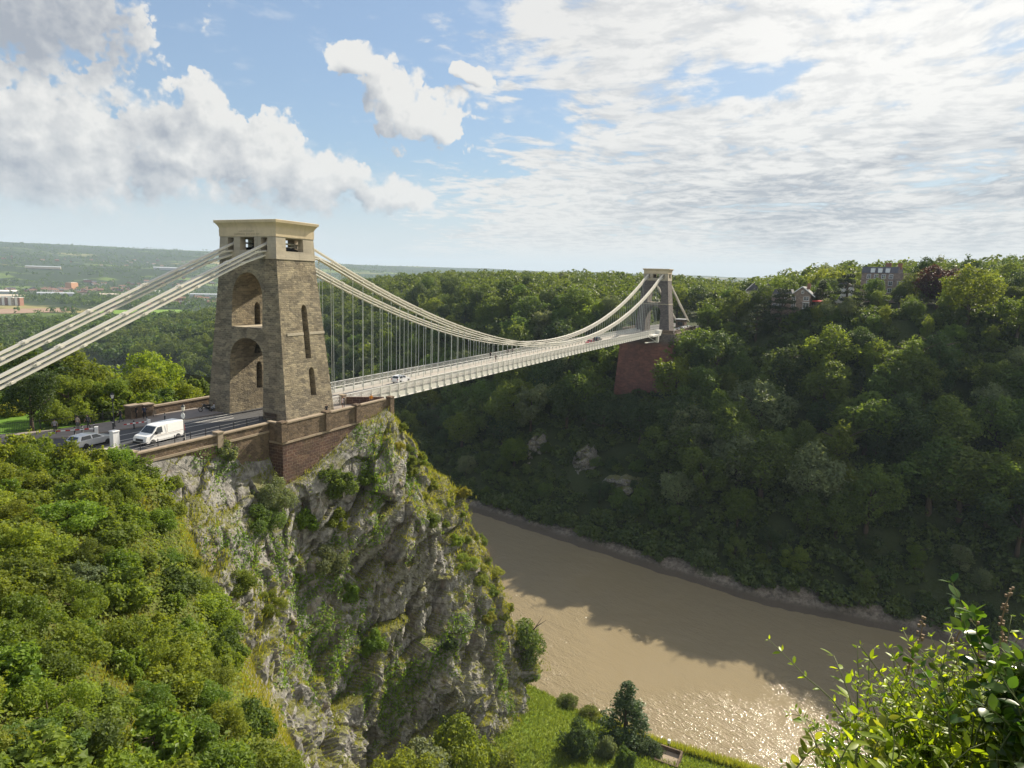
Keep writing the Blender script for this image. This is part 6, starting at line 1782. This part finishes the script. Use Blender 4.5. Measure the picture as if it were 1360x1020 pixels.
def outcrop(cx, cy, w, h, d, rz, seed):
    """a rough block of rock set into the slope"""
    n = 46
    u = np.linspace(-1, 1, n); vgrid = np.linspace(0, 1, n)
    U, Vg = np.meshgrid(u, vgrid, indexing='ij')
    prof = 1-np.abs(U)**3
    top_n = .78+.22*fbm(np.stack([U*2.3+seed, 0*U, 0*U+seed], -1), 3)
    X = -d*prof*(1-.55*Vg); Y = U*w/2; Z = Vg*h*top_n*(.35+.65*prof)
    Pp = np.stack([X, Y, Z], -1)
    _v, _t, _e = cells(Pp*np.array([.28, .28, .40])+seed, 5); _v2, _t2, _e2 = cells(Pp*np.array([.8, .8, 1.1])+seed, 9)
    Pp[..., 0] -= (1.1*_v+1.5*_t+.35*_v2+.4*_t2-.4*np.clip(1-_e/.12, 0, 1)+.5*fbm(Pp*.5+seed, 3))*prof**.5
    Pp[..., 2] += .5*_t*Vg
    Pp[:, -1, 0] += d*1.4; Pp[:, -1, 2] += .3
    cs, sn = math.cos(rz), math.sin(rz)
    Q = np.stack([Pp[..., 0]*cs-Pp[..., 1]*sn+cx, Pp[..., 0]*sn+Pp[..., 1]*cs+cy, Pp[..., 2]+float(H(cx-d, cy))-2.0], -1)
    return tag(link('rock_outcrop', np_mesh('rock_outcrop', Q.reshape(-1, 3), grid_faces(n, n), [M['rock']])), kind='structure')
outcrop(177, 37, 13, 13, 4, .12, 1.0); outcrop(172, 13, 12, 14, 4, .1, 7.0); outcrop(163, -6, 22, 10, 3, .0, 17.)
for k, (x, y, h, lb) in enumerate(((176, 33, 4.5, 'on the left rock face of the far bank'), (175, 40, 5, 'beside the left rock face of the far bank'), (171, 9, 4.5, 'at the foot of the middle rock face of the far bank'), (173, 17, 5, 'left of the middle rock face of the far bank'),
                                   (161, -1, 3.5, 'below the low wide rock face of the far bank'), (162, -11, 4, 'at the right end of the low wide rock face'), (169, -9, 5, 'on top of the low wide rock face'), (170, 1, 4.5, 'above the low wide rock face near the ramp wall'))):
    plant('bush', 'bush', (x, y, float(H(x, y))-.4), h, 1.3, ['L_green', 'L_dark'][k % 2], 'green bush '+lb, 'bush')
# little walled enclosure with a signal post on the near bank
en = empty('walled_enclosure', (45.0, -50.5, float(H(45, -50.5)))); tag(en, 'small rectangular low-walled enclosure on the grassy near bank', 'enclosure')
for c, d in (((0, -2.0, .5), (4.6, .3, 1.4)), ((0, 2.0, .5), (4.6, .3, 1.4)), ((-2.15, 0, .5), (.3, 3.7, 1.4)), ((2.15, 0, .5), (.3, 3.7, 1.4))):
    MB().box(c, d).build('wall', M['parapet'], en, uv=True)
MB().box((0, 0, .35), (4.0, 3.7, .1)).build('floor', M['coping'], en)
sp_ = empty('signal_post', (49.5, -49.6, float(H(49.5, -49.6)))); tag(sp_, 'short post with a white head near the water on the near bank', 'post')
MB().tube([(0, 0, -.2), (0, 0, 1.9)], .09, 8).build('post', M['dark'], sp_); MB().box((0, 0, 2.2), (.55, .5, .65)).build('head', M['white'], sp_)

# ================================================================== buildings of the valley
rgv = random.Random(12)
def gz(x, y): return float(H(x, y))
sheet('clay_ground', [(520, 1180), (640, 1190), (720, 1300), (560, 1330), (430, 1330)], -61.2, M['clay'])
sheet('sports_field', [(650, 1100), (800, 1060), (845, 1160), (690, 1215)], -61.2, M['pitch'])
sheet('sports_field', [(560, 1030), (620, 1020), (640, 1090), (575, 1100)], -61.2, M['pitch'])
WH = [(1010, 1900, 85, 45, 9, .45, 'pale shed roof in the middle of the valley'), (1130, 1830, 70, 40, 8, .4, 'pale shed right of the middle pale roof'),
      (790, 1720, 90, 50, 10, .5, 'grey-roofed shed behind the blocks of flats'), (640, 1800, 110, 50, 9, .3, 'grey-roofed shed at the left edge of the valley'),
      (1650, 3150, 130, 50, 9, .55, 'longest pale shed on the far side of the valley'), (1240, 3000, 180, 60, 12, .5, 'white shed left of the longest far shed'),
      (960, 2900, 150, 60, 14, .4, 'white shed at the far left of the valley'), (2150, 2950, 180, 60, 11, .6, 'pale shed right of the longest far shed'),
      (2500, 2850, 200, 60, 11, .6, 'pale shed half hidden under the chains far across the valley'), (1420, 1790, 120, 40, 8, .6, 'white low roof right of the middle sheds'),
      (800, 2100, 120, 50, 10, .4, 'long grey roof behind the flats and trees')]
for x, y, l, w, h, rz, lab in WH:
    e = empty('warehouse', (x, y, gz(x, y)-1), -rz); tag(e, lab, 'warehouse', 'sheds of the valley')
    MB().box((0, 0, h/2), (l, w, h)).build('wall', M['shed'] if rgv.random() < .5 else M['render_b'], e)
    MB().prism([(-w/2-.5, h), (w/2+.5, h), (0, h+w*.07)], 'x', -l/2-.6, l/2+.6).build('roof', M['render_b'] if rgv.random() < .5 else M['shed'], e)
for k in range(16):
    x, y = rgv.uniform(900, 1550), rgv.uniform(1650, 2650)
    e = empty('warehouse', (x, y, gz(x, y)-1), -rgv.choice([.45, -1.1])); tag(e, 'mid-sized pale or grey shed among the brick terraces of the valley', 'warehouse', 'sheds among the brick terraces of the valley')
    l, w, h = rgv.uniform(35, 70), rgv.uniform(18, 34), rgv.uniform(6, 10)
    MB().box((0, 0, h/2), (l, w, h)).build('wall', M[rgv.choice(['shed', 'render_b', 'brick_red', 'render_w'])], e)
    MB().prism([(-w/2-.5, h), (w/2+.5, h), (0, h+w*.12)], 'x', -l/2-.6, l/2+.6).build('roof', M[rgv.choice(['shed', 'render_w', 'roof_slate', 'roof_tile'])], e)
FL = [(664, 1487, 'leftmost block'), (669.5, 1475, 'second block'), (675, 1463, 'middle block'), (681, 1451, 'fourth block'), (687, 1439, 'rightmost block')]
for k, (x, y, nm) in enumerate(FL):
    e = empty('apartment_block', (x, y, gz(x, y)-1), -1.12); tag(e, nm+' of white and brown flats at the left edge of the valley', 'flats', 'row of flats in the valley'); e.scale = (.56, .8, .95)
    MB().box((0, 0, 9), (20, 14, 18)).build('wall', M['render_b'] if k % 2 else M['brick_red'], e)
    MB().box((-2, -7.6, 9.6), (9, 1.6, 18.6)).build('bay', M['render_w'], e); MB().box((0, 0, 18.4), (20.8, 14.8, .8)).build('roof', M['render_w'], e)
    b = MB()
    for zf in range(5):
        for xf in (-8, 5.5, 8.3): b.box((xf, -7.03, 2.4+3.4*zf), (1.6, .1, 1.7))
    b.build('window', M['glass'], e)
e = empty('brick_tower', (1300, 2330, gz(1300, 2330)-1), .4); tag(e, 'square orange brick block standing above the middle of the valley', 'building')
MB().box((0, 0, 14), (34, 22, 28)).build('wall', simple('orange_brick', (.42, .22, .12), .9), e); MB().box((0, 0, 29), (28, 18, 2.4)).build('roof', M['render_b'], e)
# small houses: two shapes copied through the valley
hm = []
for wl, rf in (('render_w', 'roof_tile'), ('brick_red', 'roof_slate'), ('render_b', 'roof_tile'), ('brick_red', 'roof_tile')):
    b = MB(); b.box((0, 0, 2.9), (14, 8, 5.8), mi=0); b.prism([(-4.6, 5.8), (4.6, 5.8), (0, 9.0)], 'x', -7.3, 7.3, mi=1); b.box((5, 0, 9.0), (1, 1, 2.0), mi=2)
    for y_ in (-4.02,):
        for x_ in (-4.5, 0, 4.5):
            for z_ in (1.6, 4.3): b.box((x_, y_, z_), (1.5, .1, 1.3), mi=3)
    hm.append(b.mesh('house', [M[wl], M[rf], M['brick_red'], M['glass']]))
HC = [(1180, 2280, 330, 120, 90), (1900, 2500, 420, 120, 50), (1250, 1500, 150, 120, 34), (950, 1330, 160, 70, 22), (2700, 3700, 600, 300, 26), (1500, 3900, 600, 300, 20), (620, 1560, 90, 60, 10)]
HL = ['small house in the brick terraces beyond the sheds of the valley', 'small house in the estate at the right of the far sheds', 'small house among trees below the chains, right of the sports field',
      'small house just beyond the sports field', 'tiny house on the lower slope of the distant hills', 'tiny house in the village on the distant left hillside', 'small house behind the row of flats']
for (cx, cy, rx, ry, n), lab in zip(HC, HL):
    for k in range(n):
        x, y = cx+rgv.uniform(-rx, rx), cy+rgv.uniform(-ry, ry)
        o = link('house', hm[rgv.randrange(4)], None, (x, y, gz(x, y)-.3)); o.rotation_euler.z = rgv.choice([-.45, 1.1])+rgv.uniform(-.15, .15); o.scale = (1.35, 1.2, 1.15)
        tag(o, lab, 'house', lab)

# ================================================================== plants close to the viewpoint
def leaf_shape(L, Wd, fold=.18, droop=.12, nl=5):
    """a pointed leaf with a folded midrib, base at the origin, pointing along +x"""
    V_, F_ = [], []
    for i in range(nl+1):
        t = i/nl; w = Wd*math.sin(PI*min(1, t*.96+.02))**.75*(1-.35*t)
        z = -droop*L*t*t
        V_ += [(L*t, -w/2, z+fold*w/2), (L*t, 0, z), (L*t, w/2, z+fold*w/2)]
    for i in range(nl):
        for k in (0, 1): F_.append((i*3+k, i*3+k+1, i*3+3+k+1, i*3+3+k))
    return np.array(V_), np.array(F_)
def leafy(name, loc, stems, label, cat, mt, Lf, Wf, dens, seed, spread=.5, len_=.6, up=1.0, stem_m='greenstem', drop=.15, lobes=None):
    """many stems from one root, leaves in pairs along them"""
    rg_ = np.random.RandomState(seed)
    e = empty(name, loc); tag(e, label, cat)
    lv, lf, tone = [], [], []
    LV, LF = leaf_shape(Lf, Wf)
    sb = MB(); cnt_ = 0
    for s in range(stems):
        a = rg_.uniform(0, 2*PI); d = np.array([math.cos(a)*spread*rg_.uniform(.2, 1), math.sin(a)*spread*rg_.uniform(.2, 1), up]); d /= np.linalg.norm(d)
        p = np.array([rg_.normal(0, .14), rg_.normal(0, .14), -.1]); L = len_*rg_.uniform(.55, 1.15); n = 9
        pts = [p.copy()]
        for i in range(n):
            d = d+rg_.normal(0, .13, 3)+np.array([0, 0, -.02*i]); d /= np.linalg.norm(d); p = p+d*L/n; pts.append(p.copy())
            if i >= 1:
                for q in range(dens):
                    ax = rg_.normal(size=3); ax -= d*ax.dot(d); ax /= np.linalg.norm(ax)
                    ld = ax*.9+d*.55+np.array([0, 0, .12]); ld /= np.linalg.norm(ld)
                    upv = np.array([0, 0, 1.])+rg_.normal(0, .35, 3); yv = np.cross(upv, ld); yv /= np.linalg.norm(yv); zv = np.cross(ld, yv)
                    sc = rg_.uniform(.55, 1.15)*(1-.35*(i == n-1))
                    base = p+ax*.006
                    lv.append(base+(LV[:, :1]*ld+LV[:, 1:2]*yv+LV[:, 2:]*zv)*sc); lf.append(LF+cnt_*len(LV)); cnt_ += 1
                    tone += [rg_.uniform(0, 1)]*len(LF)
        sb.tube([Vector(q) for q in pts], [.0055*(1-.75*i/n) for i in range(n+1)], 5)
    link('leaves', np_mesh('leaves', np.concatenate(lv), np.concatenate(lf), [M[mt]], smooth=True, tone=tone), e)
    sb.build('stems', M[stem_m], e, smooth=True)
    return e
leafy('ivy_bush', (-63.2, -71.72, 17.46), 40, 'glossy dark green broad-leaved ivy bush at the right edge, close to the viewer', 'bush', 'L_gloss', .062, .05, 3, 1, .34, .62)
leafy('ivy_bush', (-63.12, -71.80, 17.62), 34, 'upper glossy ivy clump behind the dark green ivy bush', 'bush', 'L_gloss', .066, .052, 3, 2, .36, .60)
leafy('lime_shrub', (-62.80, -71.47, 17.00), 190, 'thin yellow-green shrub with small leaves in front of the glittering water', 'shrub', 'L_lime', .040, .020, 4, 3, .27, .62)
leafy('lime_shrub', (-62.75, -71.66, 17.10), 210, 'dense yellow-green shrub between the thin shrub and the ivy', 'shrub', 'L_lime', .044, .021, 4, 4, .45, .70)
leafy('lime_shrub', (-63.00, -71.27, 16.86), 160, 'lowest sprays of the yellow-green shrub by the bottom edge', 'shrub', 'L_lime', .040, .019, 4, 5, .27, .52)
leafy('bramble', (-63.65, -71.30, 17.35), 22, 'bright bramble with larger leaves at the bottom right corner', 'shrub', 'L_lime', .080, .040, 2, 6, .6, .52)
leafy('bramble', (-63.35, -71.25, 17.15), 24, 'mid green bramble between the lime shrub and the corner', 'shrub', 'L_bright', .070, .04, 2, 7, .6, .55)
leafy('leaf_shoot', (-65.20, -68.50, 17.42), 3, 'blurred yellow leaf tips at the bottom left corner', 'shoot', 'L_lime', .06, .025, 1, 8, .3, .32)
leafy('leaf_shoot', (-64.43, -70.10, 17.55), 1, 'single yellow leaf tip at the middle of the bottom edge', 'shoot', 'L_lime', .06, .02, 1, 9, .2, .24)
leafy('leaf_shoot', (-64.12, -70.80, 17.50), 3, 'yellow-green leaf tips at the bottom edge left of the lime shrub', 'shoot', 'L_lime', .06, .026, 1, 10, .4, .30)
for k, (x, y, z, hh) in enumerate(((-62.3, -71.35, 17.0, .62), (-62.35, -71.55, 17.05, .70), (-62.2, -71.72, 17.2, .62), (-62.5, -71.62, 17.1, .66))):
    e = empty('seed_stalk', (x, y, z)); tag(e, ['first dry brown seed stalk, left of the others, above the yellow-green shrub', 'tallest dry brown seed stalk above the shrub', 'dry seed stalk nearest the ivy', 'dry seed stalk between the tallest one and the ivy'][k], 'plant')
    rk = random.Random(40+k); b = MB(); hd = MB(); p = Vector((0, 0, 0)); pts = [p]
    for i in range(7):
        p = p+Vector((rk.uniform(-.02, .02), rk.uniform(-.02, .02), hh/7)); pts.append(p)
        if i > 2:
            for q in range(6):
                c = p+Vector((rk.uniform(-.018, .018), rk.uniform(-.018, .018), rk.uniform(-.03, .03))); hd.box(c, (.010, .010, .014), rz=rk.uniform(0, 3))
    b.tube(pts, [.004]*7+[.0015], 5); b.build('stem', M['twig'], e); hd.build('seed_heads', M['twig'], e)

# ================================================================== the air
m_, t_ = mat('haze')
pv = t_.n('ShaderNodeVolumePrincipled', {'Color': (.66, .82, 1.0), 'Density': 0.000078, 'Anisotropy': 0.0})
t_.n('ShaderNodeOutputMaterial', {'Volume': pv.outputs[0]})
hzb = MB().box((4000, 4250, 150), (14500, 15200, 480))
tag(hzb.build('haze', m_), kind='stuff')
